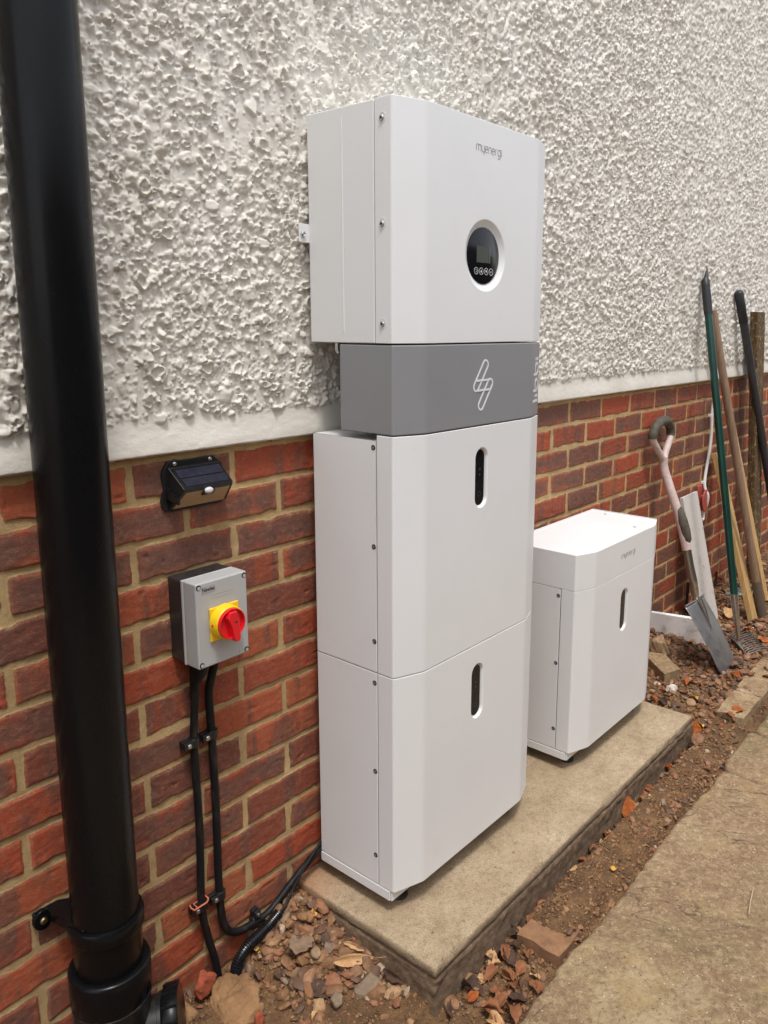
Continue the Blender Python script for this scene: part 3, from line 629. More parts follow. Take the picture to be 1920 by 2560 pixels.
b = bmesh.new(); bmesh.ops.create_uvsphere(b, u_segments=20, v_segments=12, radius=.0082, matrix=Matrix.Translation((.355, -.0535, 1.0135)) @ Matrix.Diagonal((1.15, .7, .75, 1))); obj('motion_sensor', b, M['frost'], sl, smooth=180)
for x in (.314, .391): obj('screw', LA((x, -.0085, 1.0625), (0, -1, 0), [(.0042, 0), (.0042, .002), (.002, .0035)], n=14), M['steel'], sl, smooth=40)
b = bmesh.new()
for k in range(7): box(b, .2935, .2985, -.012 - k * .0055, -.009 - k * .0055, 1.000 - .001 * k, 1.004 + .0055 * (6 - k) * .6)
obj('side_vents', b, M['clip'], sl)

# ------------------------------------------------------------------ ISOLATOR SWITCH
iso = thing('isolator_switch', 'grey isolator box with yellow and red rotary switch on the brick wall', 'isolator switch')
bb = obj('back_box', bx(.2905, .4035, -.044, -.001, .691, .8535), M['iso_black'], iso, bevel=.004, segs=3)
for x in (.330, .368): obj('knockout', LA((x, -.024, .8535), (0, 0, 1), [(.0115, 0), (.0115, .0008), (.0095, .0009), (.0095, .0004)], n=28), M['iso_black'], bb)
obj('lid_rim', bx(.2895, .4045, -.0505, -.0445, .690, .8545), M['iso_grey'], iso, bevel=.002)
lid = obj('lid', bx(.2910, .4055, -.0895, -.0510, .6905, .8545), M['iso_grey'], iso, bevel=.0035, segs=3)
for x in (.2975, .399):
    for z in (.6985, .847):
        obj('screw_hole', LA((x, -.0896, z), (0, -1, 0), [(.0052, 0), (.0052, .0003), (.0046, .0004)], n=20), M['hole'], lid)
        obj('screw', LA((x + .0008, -.0897, z - .0012), (0, -1, 0), [(.0034, 0), (.0034, .0005), (.002, .0007)], n=16), M['iso_grey'], lid)
yp = obj('switch_plate', bx(.3165, .3815, -.0945, -.0898, .738, .803), M['yellow'], iso, bevel=.0022, segs=3)
kc_ = Vector((.347, -.094, .7725))
obj('lock_ring', LA(kc_, (0, -1, 0), [(.0330, 0), (.0318, .018), (.0300, .020), (.0293, .020), (.0293, .012)], n=48), M['yellow'], iso, smooth=40)
obj('lock_hole', LA(kc_ + Vector((-.0318, -.009, .001)), (-1, -.05, 0), [(.0032, 0), (.0032, .0012)], n=4), M['red'], iso)
kb = obj('knob', LA(kc_, (0, -1, 0), [(.0290, .016), (.0290, .0255), (.0278, .0262), (.0268, .0255), (.0262, .0195), (.004, .0195)], n=48), M['red'], iso, smooth=40)
b = PR([(.3385, .797), (.3535, .797), (.3575, .782), (.3600, .741), (.3560, .7375), (.3475, .7385), (.3400, .770), (.3330, .786)], -.1265, -.1125); obj('grip_bar', b, M['red'], kb, bevel=.002, segs=3)
obj('grip_hole', LA((.3500, -.1264, .777), (0, -1, 0), [(.0024, 0), (.0024, .0005)], n=14), M['hole'], kb)
br_ = obj('brand_plate', bx(.3035, .3325, -.0901, -.0894, .8335, .8475), M['brand_plate'], iso)
font_text('Newlec', .0112, (.3042, -.0904, .8368), M['print_black'], 'lettering', br_, width=.0275)
b = bmesh.new(); box(b, .326, .372, -.0899, -.0893, .8265, .8272); box(b, .326, .368, -.0899, -.0893, .8200, .8207); obj('moulded_lines', b, M['brand_plate'], iso)
b = bmesh.new(); ribbon(b, circ(.3862, .6985, .0042, 20), .0005, -.0895, closed=True); obj('moulded_mark', b, M['brand_plate'], iso)

# ------------------------------------------------------------------ CABLES, CLIPS
gl = obj('cable_shroud', T([(.333, -.030, .6915), (.332, -.030, .672), (.331, -.026, .655), (.326, -.020, .632), (.325, -.018, .600)], [.0185, .0185, .0165, .0095, .0085], 24), M['cable'], None, smooth=40)
ca = thing('armoured_cable', 'left black cable dropping from the isolator box down to the rubble', 'cable')
gl.parent = ca
obj('sheath', T(catmull([(.326, -.02, .61), (.3205, -.0155, .513), (.322, -.0155, .412), (.323, -.0155, .310), (.319, -.0155, .150), (.328, -.018, .073), (.339, -.024, .010), (.343, -.030, -.045), (.345, -.036, -.09)], 8), .0078, 16), M['cable'], ca, smooth=60)
PB = [(.371, -.030, .695), (.369, -.026, .66), (.361, -.0150, .60), (.3625, -.0150, .511), (.3645, -.0150, .341), (.3625, -.0150, .183), (.3655, -.0150, .104), (.372, -.0155, .068), (.386, -.016, .044), (.410, -.018, .032), (.447, -.019, .029), (.489, -.022, .033), (.545, -.024, .064), (.592, -.028, .092), (.650, -.026, .110), (.70, -.022, .115)]
tag(obj('power_cable', T(catmull(PB, 8), .0082, 16), M['cable'], smooth=60), 'right black cable bending from the isolator box towards the white cabinets', 'cable')
CD = [(.366, -.052, -.085), (.368, -.050, -.042), (.3755, -.050, -.006), (.395, -.050, .012), (.426, -.048, .018), (.462, -.046, .024), (.494, -.046, .036)]
cp = catmull(CD, 40); L = [0]
for a, c in zip(cp, cp[1:]): L.append(L[-1] + (c - a).length)
rr = [.0108 + .0017 * (1 if math.sin(l * 2 * math.pi / .0045) > -.1 else -1) for l in L]
tag(obj('corrugated_conduit', T(cp, rr, 20), flat('conduit_black', (.014, .014, .016), .25), smooth=70), 'black ribbed flexible conduit curving up out of the rubble', 'conduit')
tag(obj('data_cable', T(catmull([(.488, -.046, .034), (.512, -.046, .044), (.546, -.040, .070), (.585, -.040, .105), (.64, -.030, .125), (.70, -.026, .13)], 8), .0034, 10), M['cable'], smooth=60), 'thin black cable coming out of the ribbed conduit end', 'cable')
def clip(x, z, label, d=Vector((0, 0, 1)), colour='clip', y=-.0155, r=.0082):
    t_ = thing('cable_clip', label, 'cable clip', 'cable clips on the brick wall')
    side = Vector((-1, 0, 0)) if abs(d.z) > .5 else Vector((0, 0, 1))
    c_ = Vector((x, y, z))
    band = bmesh.new(); tube(band, [c_ - d * .009, c_ + d * .009], r + .0034, 20); obj('strap', band, M['clip'], t_, bevel=.0008)
    s_ = side; p0 = c_ + s_ * .006; p1 = c_ + s_ * .027
    b = bmesh.new(); o_ = Vector((0, 1, 0))
    for yy0, yy1 in ((-.026, -.0195), (-.0165, -.0065)):
        V8 = []
        for pz in (-.008, .008):
            for yy in (yy0, yy1):
                for pp in (p0, p1): q_ = pp + d * pz; V8.append(b.verts.new((q_.x, yy, q_.z)))
        for f in ((0, 1, 3, 2), (4, 5, 7, 6), (0, 1, 5, 4), (2, 3, 7, 6), (0, 2, 6, 4), (1, 3, 7, 5)): b.faces.new([V8[i] for i in f])
    obj('lug', b, M['clip'], t_, bevel=.0012)
    sc_ = c_ + s_ * .017; obj('screw', LA((sc_.x, -.026, sc_.z), (0, -1, 0), [(.0052, 0), (.0052, .0015), (.0035, .003), (.0015, .0028)], n=16), M['steel'], t_, smooth=40)
    if colour == 'salmon':
        b = bmesh.new(); pts = []
        for k in range(13): a = math.radians(-100 + 200 * k / 12); pts.append((x + (r + .004) * math.cos(a) * 1.0, y - (r + .003) * math.sin(-a) * .0 - (r + .003) * .0, 0))
        loop = [(x - .026, -.0285, z + .010), (x - .008, -.0285, z + .010), (x + .004, -.0285, z + .0105), (x + .0115, -.021, z + .011), (x + .0115, -.010, z + .011)]
        tube(b, catmull(loop, 5), .0016, 8); loop2 = [(x - .026, -.0285, z + .010), (x - .027, -.018, z + .010), (x - .024, -.010, z + .010)]; tube(b, loop2, .0016, 8)
        tube(b, [(x - .018, -.027, z + .010), (x - .017, -.012, z + .010), (x - .004, -.012, z + .010)], .0013, 8)
        obj('worn_coating_edge', b, M['salmon'], t_)
    return t_
clip(.3205, .511, 'black cable clip on the upper half of the left cable')
clip(.3625, .511, 'black cable clip on the upper half of the right cable')
clip(.3195, .150, 'cable clip with a worn salmon pink edge on the left cable', colour='salmon')
clip(.3640, .148, 'black cable clip on the right cable just above its bend')
clip(.452, .030, 'black cable clip where the right cable meets the ribbed conduit', d=Vector((1, 0, .1)).normalized())

# ------------------------------------------------------------------ CABINETS
def profile(x0, x1, yg, yc, yf, ch=.070, rc=.005, rs=.008):
    raw = [(x0, yg), (x0, yc), (x0 + ch, yf), (x1 - ch, yf), (x1, yc), (x1, yg)]; rad = [0, rc, rs, rs, rc, 0]; outp = []
    for i, (p, r) in enumerate(zip(raw, rad)):
        if not r: outp.append(p); continue
        P = Vector(p); a = (Vector(raw[i - 1]) - P).normalized(); c = (Vector(raw[i + 1]) - P).normalized()
        for k in range(6):
            t_ = k / 5; q_ = (P + a * r) * (1 - t_) ** 2 + P * 2 * t_ * (1 - t_) + (P + c * r) * t_ ** 2; outp.append((q_.x, q_.y))
    return outp
def cover(name, parent, x0, x1, yg, yc, yf, z0, z1, mat, hole=None, ch=.07):
    """folded sheet front with an optional pressed recess (hole outline, rings)"""
    P = profile(x0, x1, yg, yc, yf, ch); b = bmesh.new(); n = len(P)
    A = [b.verts.new((p[0], p[1], z0)) for p in P]; B = [b.verts.new((p[0], p[1], z1)) for p in P]
    flat_i = None
    for i in range(n - 1):
        if abs(P[i][1] - yf) < 1e-6 and abs(P[i + 1][1] - yf) < 1e-6 and P[i + 1][0] - P[i][0] > .1 and hole: flat_i = i; continue
        b.faces.new((A[i], A[i + 1], B[i + 1], B[i]))
    b.faces.new(A[::-1]); b.faces.new(B); b.faces.new((A[-1], A[0], B[0], B[-1]))
    if flat_i is not None:
        rings = hole; V0 = [b.verts.new((p[0], yf, p[1])) for p in rings[0][0]]
        outer = [A[flat_i], A[flat_i + 1], B[flat_i + 1], B[flat_i]]
        polys = [[Vector((v.co.x, v.co.z, 0)) for v in outer], [Vector((v.co.x, v.co.z, 0)) for v in V0]]
        allv = outer + V0
        for tr in tessellate_polygon(polys): b.faces.new([allv[i] for i in tr])
        prev = V0
        for outl, dep in rings[1:]:
            cur = [b.verts.new((p[0], yf + dep, p[1])) for p in outl]; m_ = len(cur)
            for k in range(m_): b.faces.new((prev[k], prev[(k + 1) % m_], cur[(k + 1) % m_], cur[k]))
            prev = cur
        b.faces.new(prev)
    o = obj(name, b, mat, parent, smooth=180, bevel=.0024, segs=3, angle=50, wn_=True); return o
def side_screws(parent, x0, x1, y, zs, r=.0042):
    for z in zs:
        for x, d in ((x0, -1), (x1, 1)):
            h_ = obj('screw', LA((x - d * .0012, y, z), (d, 0, 0), [(r * 1.35, 0), (r * 1.35, .0014), (r * .9, .0016)], n=18), M['hole'], parent)
            obj('screw_head', LA((x + d * .0002, y + .0006, z - .0006), (d, 0, 0), [(r * .75, 0), (r * .7, .0009), (r * .3, .0011), (r * .3, .0004)], n=14), M['print_grey'], h_)
def slot_rings(cx, cz, w=.038, h=.125): return [(capsule(cx, cz, w + .012, h + .012), 0), (capsule(cx, cz, w + .009, h + .009), .0006), (capsule(cx, cz, w + .004, h + .004), .0028), (capsule(cx, cz, w + .001, h + .001), .0075), (capsule(cx, cz, w, h), .0085)]
def status_panel(parent, cx, cz, yf, w=.038, h=.125):
    p_ = obj('status_panel', PR(capsule(cx, cz, w - .001, h - .001), yf + .0062, yf + .008), M['gloss_black'], parent, bevel=.0008)
    b = bmesh.new(); ribbon(b, circ(cx + .001, cz - h * .295, .0052, 24), .0006, yf + .0062, .0002, closed=True); obj('power_symbol', b, M['print_dim'], p_)
    b = bmesh.new()
    for dz in (.004, .016): box(b, cx - .0015, cx + .0035, yf + .0058, yf + .0062, cz + dz, cz + dz + .005)
    obj('indicator', b, flat('indicator_dim', (.035, .035, .035), .4), p_)
def battery(name, label, x0, dy, z0, z1, base, lid=None, side_z=()):
    x1 = x0 + .535; th = thing(name, label, 'battery cabinet', 'white battery cabinets')
    yb, yg, yc, yf = -.034 + dy, -.2135 + dy, -.259 + dy, -.2845 + dy; zc0 = z0 + (.023 if base else 0)
    topo = .009 if (lid is None and not base) else .0012
    b = bx(x0, x1, yg, yb, zc0 + (.0015 if base else 0), z1 - topo)
    # shallow tray top
    b.faces.ensure_lookup_table(); tp = [f for f in b.faces if all(abs(v.co.z - (z1 - topo)) < 1e-6 for v in f.verts)][0]
    r = bmesh.ops.inset_region(b, faces=[tp], thickness=.003); 
    if lid is None and not base: bmesh.ops.translate(b, verts=list(tp.verts), vec=(0, 0, -.0035))
    body = obj('body', b, M['white'], th, bevel=.0014, segs=2)
    obj('gap_shade_strip', bx(x0 + .003, x1 - .003, yg - .004, yg + .001, zc0 + .003, z1 - topo - .006), M['inner'], body)  # dark strip behind the seam: painted shade, not a cabinet part
    cx = x0 + .264; cz = z1 - .0 - (.1145 if lid is None else .118)
    if lid is None: cz = z1 - .1145
    cv = cover('front_cover', th, x0, x1, yg - .0026, yc, yf, z0 + (.0245 if base else .0), z1 - .0006, M['white'], slot_rings(cx, cz))
    status_panel(cv, cx, cz, yf)
    side_screws(body, x0, x1, yg + .0065, side_z)
    if base:
        bs = bmesh.new(); box(bs, x0 - .0008, x1 + .0008, yc + .011, yb, z0, z0 + .0222); bp = obj('plinth', bs, M['white'], th, bevel=.001)
        obj('plinth_front', bx(x0 + .0015, x1 - .0015, yc + .006, yc + .0098, z0 + .0005, z0 + .0215), M['white'], bp, bevel=.0008)
        for fx in (x0 + .06, x1 - .06):
            for fy in (yc + .036, yb - .04):
                ft = obj('foot', LA((fx, fy, .0505), (0, 0, 1), [(.019, 0), (.020, .003), (.018, .008), (.006, .011), (.006, z0 - .0505 + .004)], n=28), M['rubber'], th, smooth=40)
    if lid is not None:
        P = profile(x0, x1, yb, yc, yf); b = PR(P, z1 - .0002, lid, axis='z')
        ld = obj('lid', b, M['white'], th, smooth=180, bevel=.0018, segs=3, angle=50, wn_=True)
        obj('rear_ridge', bx(x0, x1, yb, yb + .003, z1, lid + .003), M['white'], ld)
        obj('right_ridge', bx(x1, x1 + .0025, yc, yb, z1, lid + .0025), M['white'], ld)
        for sx, sy in ((x0 + .40, yc + .015), (x0 + .50, yb - .06)): obj('top_screw', LA((sx, sy, lid), (0, 0, 1), [(.0045, 0), (.0045, .0006), (.002, .001)], n=14), M['print_grey'], ld)
    return th, cv
X0 = .635
low, _ = battery('battery_cabinet', 'lowest white cabinet of the tall stack, on the concrete base', X0, 0, .083, .6015, True, side_z=(.578, .376, .176))
upc, _ = battery('battery_cabinet', 'middle white cabinet of the tall stack, between grey band and lowest cabinet', X0, 0, .6030, 1.1015, False, side_z=(1.076, .873, .670))
sm_, scv = battery('battery_cabinet', 'short white cabinet with flat lid standing alone on the base', 1.383, -.009, .083, .5935, True, lid=.6985, side_z=(.572, .371, .169))
yfs = -.2845 - .009
def word_place(x0, z0, h): return lambda px_, pz_: (x0 + px_ * h, z0 + pz_ * h)
wl = sum(GL[c][0] for c in 'myenergi') 
ldd = [o for o in sm_.children if o.name.startswith('lid')][0]
hh = .095 / wl; obj('lettering', strokes('myenergi', hh, .0009, yfs + .0001, word_place(1.612, .641, hh)), M['print_grey'], ldd)
# grey band
gb = thing('connection_cover', 'mid grey cover band with white zigzag logo in the tall stack', 'cover box')
g1_ = cover('cover_shell', gb, X0 + .0004, X0 + .5346, -.116, -.2585, -.2842, 1.1035, 1.2765, M['grey'])
gb_y = -.2842
def PXZ(pts): return pts
b = bmesh.new(); W = .0050
def slant(cx0, cz0, cx1, cz1, r, n=10):
    d = Vector((cx1 - cx0, cz1 - cz0)); a0 = math.degrees(math.atan2(d.y, d.x))
    return arc(cx1, cz1, r, r, a0 - 90, a0 + 90, n) + arc(cx0, cz0, r, r, a0 + 90, a0 + 270, n)
LX, LZ = .8985, 1.1888
ribbon(b, slant(.8735, 1.1865, .9064, 1.2325, .0093), .0042, gb_y, .0005, closed=True)
ribbon(b, slant(.8916, 1.1461, .9245, 1.1921, .0093), .0042, gb_y, .0007, closed=True)
ribbon(b, [(.8700, 1.1992), (.9235, 1.2000)], .0042, gb_y, .0009); ribbon(b, [(.8745, 1.1782), (.9280, 1.1790)], .0042, gb_y, .0011)
obj('zigzag_logo', b, M['print_white'], g1_)
# vertical word on the right bevel
def bevel_pt(u): # u metres left of the right corner along the bevel
    x1 = X0 + .5346; a = Vector((x1, -.2585)); c = Vector((x1 - .07, -.2842)); d = (c - a).normalized(); return a + d * u, d
def word_vertical(word, h, zs):
    b = bmesh.new(); s_ = 0; x1 = X0 + .5346
    pA, d = bevel_pt(0); nrm = Vector((d.y, -d.x)); nrm = nrm if nrm.y < 0 else -nrm
    def place(px_, pz_): return px_, pz_
    xx = 0
    for ch in word:
        adv, st = GL[ch]
        for stroke in st:
            pts = [((xx + a) , c) for a, c in stroke]
            tmp = bmesh.new(); ribbon(tmp, pts, .20, 0, .04)
            for f in tmp.faces:
                vs = []
                for v in f.verts:
                    up = v.co.z * h; along = v.co.x * h; base = pA + d * (.016 + up); q_ = base + nrm * (-v.co.y * .01 + .0001)
                    vs.append(b.verts.new((q_.x, q_.y, zs + along)))
                b.faces.new(vs)
            tmp.free()
        xx += adv
    return b
hw = .102 / (.36 + .3 + 1.12 * 2 + .15)
bz = bmesh.new(); GL['b'] = (1.15, [[(0.08, 1.5), (0.08, .45)] , arc(.47, .45, .39, .45, 180, 500, 24)])
obj('lettering', word_vertical('libbi', hw, 1.139), M['print_white'], g1_)
b = bmesh.new(); box(b, X0 + .004, X0 + .016, -.108, -.100, 1.262, 1.2785); tube(b, [(X0 + .010, -.104, 1.258), (X0 + .010, -.104, 1.272)], .0045, 10); obj('mounting_bolt', b, M['steel'], gb)
# inverter
inv = thing('inverter', 'white inverter cabinet with round black display topping the tall stack', 'inverter')
yb, yg, yc, yf = -.034, -.2125, -.2575, -.2825
ib_ = obj('body', bx(X0, X0 + .535, yg, yb, 1.2795, 1.7195), M['white'], inv, bevel=.002, segs=3)
obj('gap_shade_strip', bx(X0 + .003, X0 + .532, yg - .0035, yg + .001, 1.283, 1.716), M['inner'], ib_)  # same painted seam shade for the inverter
for x in (X0, X0 + .535): obj('pressed_line', bx(x - .0012, x + .0012, -.1312, -.1284, 1.300, 1.702), M['white'], ib_, bevel=.0006)
DC = (.9025, 1.4575)
rings = [(circ(*DC, .0735, 56), 0), (circ(*DC, .0715, 56), .0008), (circ(*DC, .064, 56), .0062), (circ(*DC, .0585, 56), .0078), (circ(*DC, .0577, 56), .0088)]
icv = cover('front_cover', inv, X0, X0 + .535, yg - .0022, yc, yf, 1.2795, 1.7205, M['white'], rings)
for z in (1.685, 1.500, 1.317):
    for x, d in ((X0, -1), (X0 + .535, 1)):
        ds = obj('screw_dimple', LA((x - d * .0016, -.2335, z), (d, 0, 0), [(.0100, .0012), (.0100, .0020), (.0085, .0022), (.0066, .0010)], n=28), M['white'], icv, smooth=60)
        obj('screw', LA((x - d * .001, -.2335, z - .0008), (d, 0, 0), [(.0056, 0), (.0056, .0030), (.0044, .0042), (.0026, .0042), (.0022, .003)], n=18), M['steel'], ds, smooth=40)
        obj('socket', LA((x + d * .0033, -.2335, z - .0008), (d, 0, 0), [(.0024, 0), (.0024, .0003)], n=6), M['hole'], ds)
dsp = obj('display', LA((DC[0], yf + .0085, DC[1]), (0, -1, 0), [(.0572, 0), (.0572, .0020), (.0560, .0026)], n=56), M['gloss_black'], inv, smooth=30)
yd = yf + .0059
obj('screen', bx(.8775, .921, yd - .0002, yd + .0005, 1.4435, 1.4765), M['lcd'], dsp)
obj('screen_edge', bx(.9235, .9260, yd - .0003, yd + .0005, 1.4435, 1.4765), M['print_grey'], dsp)
for k, x in enumerate((.8765, .8945, .9125, .9305)):
    b = bmesh.new(); ribbon(b, circ(x, 1.4262, .0068, 24), .0008, yd, .0003, closed=True)
    if k == 0: ribbon(b, [(x - .003, 1.4285), (x + .001, 1.4285)] + arc(x + .001, 1.4262, .0023, .0023, 90, -90, 6) + [(x - .002, 1.4239)], .0007, yd, .0003)
    if k == 1: prism(b, [(x - .003, 1.4240), (x + .003, 1.4240), (x, 1.4290)], yd - .0003, yd)
    if k == 2: prism(b, [(x - .003, 1.4284), (x, 1.4234), (x + .003, 1.4284)], yd - .0003, yd)
    if k == 3: ribbon(b, [(x + .0028, 1.429), (x + .0028, 1.4255), (x - .003, 1.4255)], .0007, yd, .0003); ribbon(b, [(x - .001, 1.4275), (x - .003, 1.4255), (x - .001, 1.4238)], .0007, yd, .0003)
    obj('button', b, M['print_white'], dsp)
b = bmesh.new(); ribbon(b, circ(.885, 1.4935, .0045, 20), .0006, yd, .0003, closed=True); box(b, .8846, .8854, yd - .0003, yd, 1.4935, 1.4975); obj('power_symbol', b, M['print_dim'], dsp)
hh = .094 / wl; obj('lettering', strokes('myenergi', hh, .00095, yf + .0001, word_place(.8612, 1.6595, hh)), M['print_grey'], icv)
b = bx(X0 - .0265, X0 + .004, -.0345, -.0325, 1.477, 1.513); tab = obj('wall_bracket', b, M['white'], inv, bevel=.0012)
obj('bracket_return', bx(X0 - .002, X0 + .0, -.034, -.012, 1.477, 1.513), M['white'], tab)
obj('screw', LA((X0 - .0175, -.0345, 1.4925), (0, -1, 0), [(.0062, 0), (.0062, .0035), (.004, .005), (.002, .0035)], n=8), M['steel'], tab)

# ------------------------------------------------------------------ rubble, stones
def lump(name, c, size, seed, mat, label, cat='stone', sub=4, rough=.16, group=None, rot=0, parent=None, flatten=False):
    v, f = ico(sub); v = rock_shape(v, seed, 0, 12)
    x, y, z = v.T
    nz = fbm(x * 2.2 + z * 1.3 + seed, y * 2.2 - z + 3, seed, 5, .6); v = v * (1 + rough * nz[:, None])
    if flatten: v[:, 2] = np.clip(v[:, 2], -1, .55)
    v = v * np.array(size); cs, sn = math.cos(rot), math.sin(rot); v = np.stack([v[:, 0] * cs - v[:, 1] * sn, v[:, 0] * sn + v[:, 1] * cs, v[:, 2]], 1) + np.array([0, 0, 0])
    o = obj(name, raw_mesh(name, v, f), mat); o.location = c; return tag(o, label, cat, group)
lump('clay_clod', (.285, -.150, -.016), (.110, .080, .036), 3, M['clod'], 'large pale brown clay clod beside the drainpipe side cap', 'clod', 6, .5, rot=.5)
lump('clay_clod', (.228, -.075, .004), (.030, .026, .022), 4, M['clod'], 'small rounded clay clod against the wall behind the side cap', 'clod', 4, .3)
lump('brick_fragment', (.288, -.062, .012), (.030, .022, .026), 5, M['redbrick'], 'bright red broken brick fragment by the foot of the left cable', 'brick fragment', 5, .35, rot=.3)
lump('brick_fragment', (.318, -.190, -.012), (.014, .010, .022), 6, M['redbrick'], 'narrow dark red brick sliver below the large clay clod', 'brick fragment', 4, .3)
lump('rubble_stone', (.352, -.128, -.004), (.020, .012, .012), 8, M['edging'], 'brown angular stone at the right tip of the large clay clod', 'stone', 3, .2, rot=.5)
lump('rubble_stone', (.490, -.165, .006), (.016, .012, .010), 9, M['mortar_lump'], 'smooth orange-tan pebble on the heap beside the grey leaf', 'stone', 4, .06, rot=1.1)
lump('cement_lump', (.533, -.285, -.030), (.040, .034, .020), 10, M['cement'], 'grey cement lump beside the left end of the concrete base', 'cement lump', 4, .25)
lump('rubble_stone', (.345, -.275, -.020), (.026, .020, .018), 12, M['edging'], 'brown rounded stone in the soil below the brick sliver', 'stone', 4, .12)
lump('rubble_stone', (.455, -.262, -.016), (.030, .018, .012), 13, M['cement'], 'flat grey-brown stone right of the dark leaf on the soil', 'stone', 4, .15, rot=.4)
for k, (x, y, s_, m_) in enumerate([(.46, -.075, .018, 'clod'), (.50, -.06, .02, 'mortar_lump'), (.475, -.11, .017, 'clod'), (.53, -.09, .02, 'clod'), (.44, -.12, .016, 'edging'), (.52, -.135, .017, 'clod'), (.555, -.15, .015, 'mortar_lump'), (.43, -.085, .014, 'mortar_lump'), (.51, -.20, .018, 'edging'), (.47, -.19, .019, 'edging'), (.55, -.045, .018, 'mortar_lump'), (.545, -.20, .014, 'cement')]):
    lump('rubble_stone', (x, y, float(gz(x, y)) + s_ * .3), (s_, s_ * .75, s_ * .6), 30 + k, M[m_], 'tan stone in the heap between the ribbed conduit and the concrete base', 'stone', 3, .15, 'stones heaped left of the concrete base', rot=k * .8)
lump('rubble_lump', (2.43, -.105, .040), (.048, .045, .062), 14, M['mortar_lump'], 'large crumbly rubble lump in front of the muddy white board', 'rubble', 5, .35)
lump('flat_stone', (1.885, -.462, .004), (.058, .030, .010), 15, M['edging'], 'thin flat brown stone near the right front corner of the concrete base', 'stone', 4, .3, rot=.35)
lump('flint_stone', (2.165, -.262, .012), (.034, .024, .020), 16, M['clod'], 'knobbly orange stone with a white patch in the right gravel', 'stone', 4, .3)
bpy.data.objects['flint_stone'].data.materials[0] = M['flint']
lump('rubble_stone', (2.20, -.335, .008), (.030, .022, .014), 17, M['cement'], 'grey-brown stone beyond the far corner of the concrete base', 'stone', 4, .2)
lump('rubble_stone', (2.06, -.478, -.004), (.012, .010, .008), 18, M['redbrick'], 'small red stone between the base corner and the edging stone', 'stone', 3, .2)
lump('flint_stone', (2.50, -.27, .008), (.022, .012, .010), 19, M['flint'], 'small white chip stone left of the spade blade tip', 'stone', 3, .3)
lump('rubble_stone', (2.27, -.19, .00), (.034, .026, .018), 22, M['clod'], 'brown clay-coated stone next to the half-buried paver', 'stone', 4, .3)
# half buried bricks and edging
def brick_block(name, corners, z0, z1, mat, label, cat, bevel=.004, seed=0, group=None):
    b = PR(corners, z0, z1, axis='z')
    bmesh.ops.subdivide_edges(b, edges=b.edges[:], cuts=12, use_grid_fill=True)
    for v in b.verts:
        n_ = Vector(v.co); w_ = float(fbm(np.array([n_.x * 30 + n_.z * 9]), np.array([n_.y * 30 + n_.z * 20]), 700 + seed, 3)[0]); v.co += Vector((w_, w_ * .7, w_ * .6)) * .0035
    return tag(obj(name, b, mat, smooth=50), label, cat, group)
brick_block('half_buried_paver', [(2.235, -.205), (2.315, -.235), (2.455, -.085), (2.375, -.05)], -.02, .034, M['stone_path'], 'sandy paver piece half buried right of the short cabinet', 'paver')
brick_block('edging_brick', [(.818, -.460), (.915, -.462), (.915, -.562), (.818, -.564)], -.06, -.001, M['redbrick'], 'nearest soil-covered edging brick between base and path', 'edging brick', seed=3)
bpy.data.objects['edging_brick'].data.materials[0] = M['edging']
brick_block('edging_stone', [(2.095, -.447), (2.30, -.440), (2.30, -.535), (2.098, -.538)], -.04, .020, M['stone_path'], 'nearest mossy sandstone edging block beside the path', 'edging stone', seed=5, group='edging stones beside the path')
brick_block('edging_stone', [(2.308, -.438), (2.66, -.430), (2.66, -.532), (2.308, -.536)], -.04, .018, M['stone_path'], 'second mossy sandstone edging block, left of the rake head', 'edging stone', seed=6, group='edging stones beside the path')
brick_block('edging_stone', [(2.668, -.432), (3.1, -.428), (3.1, -.53), (2.668, -.532)], -.04, .016, M['stone_path'], 'farthest sandstone edging block, under the rake tine tips', 'edging stone', seed=7, group='edging stones beside the path')

# ------------------------------------------------------------------ leaves
def leaf_mesh(seed, L=.06, W=.032, curl=.5, lobes=0):
    r = random.Random(seed); n, m_ = 14, 6; V = []; F = []
    for i in range(n + 1):
        t_ = i / n; w = math.sin(math.pi * min(1, t_ ** .85)) ** .8 * W / 2 * (1 + (.13 * math.sin(t_ * 30 + seed) if lobes else .03 * math.sin(t_ * 40)))
        for j in range(-m_ // 2, m_ // 2 + 1):
            s_ = j / (m_ / 2); x = (t_ - .5) * L; y = w * s_
            z = abs(s_) ** 1.3 * w * curl * (1 + .4 * math.sin(t_ * 5 + seed)) + .12 * L * curl * math.sin(t_ * 3.1 + seed) + .0018 * math.sin(x * 400 + seed) * abs(s_)
            V.append((x, y, z))
    k = m_ + 1
    for i in range(n):
        for j in range(m_): F.append((i * k + j, (i + 1) * k + j, (i + 1) * k + j + 1, i * k + j + 1))
    b0 = len(V)
    for i in range(4):  # stalk
        x = L / 2 + i * L * .09; z = .004 * i
        for a in range(3): V.append((x, .0008 * math.cos(a * 2.1), z + .0008 * math.sin(a * 2.1)))
    for i in range(3):
        for a in range(3): F.append((b0 + i * 3 + a, b0 + i * 3 + (a + 1) % 3, b0 + i * 3 + 3 + (a + 1) % 3, b0 + i * 3 + 3 + a))
    me = bpy.data.meshes.new('leaf'); me.from_pydata(V, [], F); me.update(); return me
LM = {}
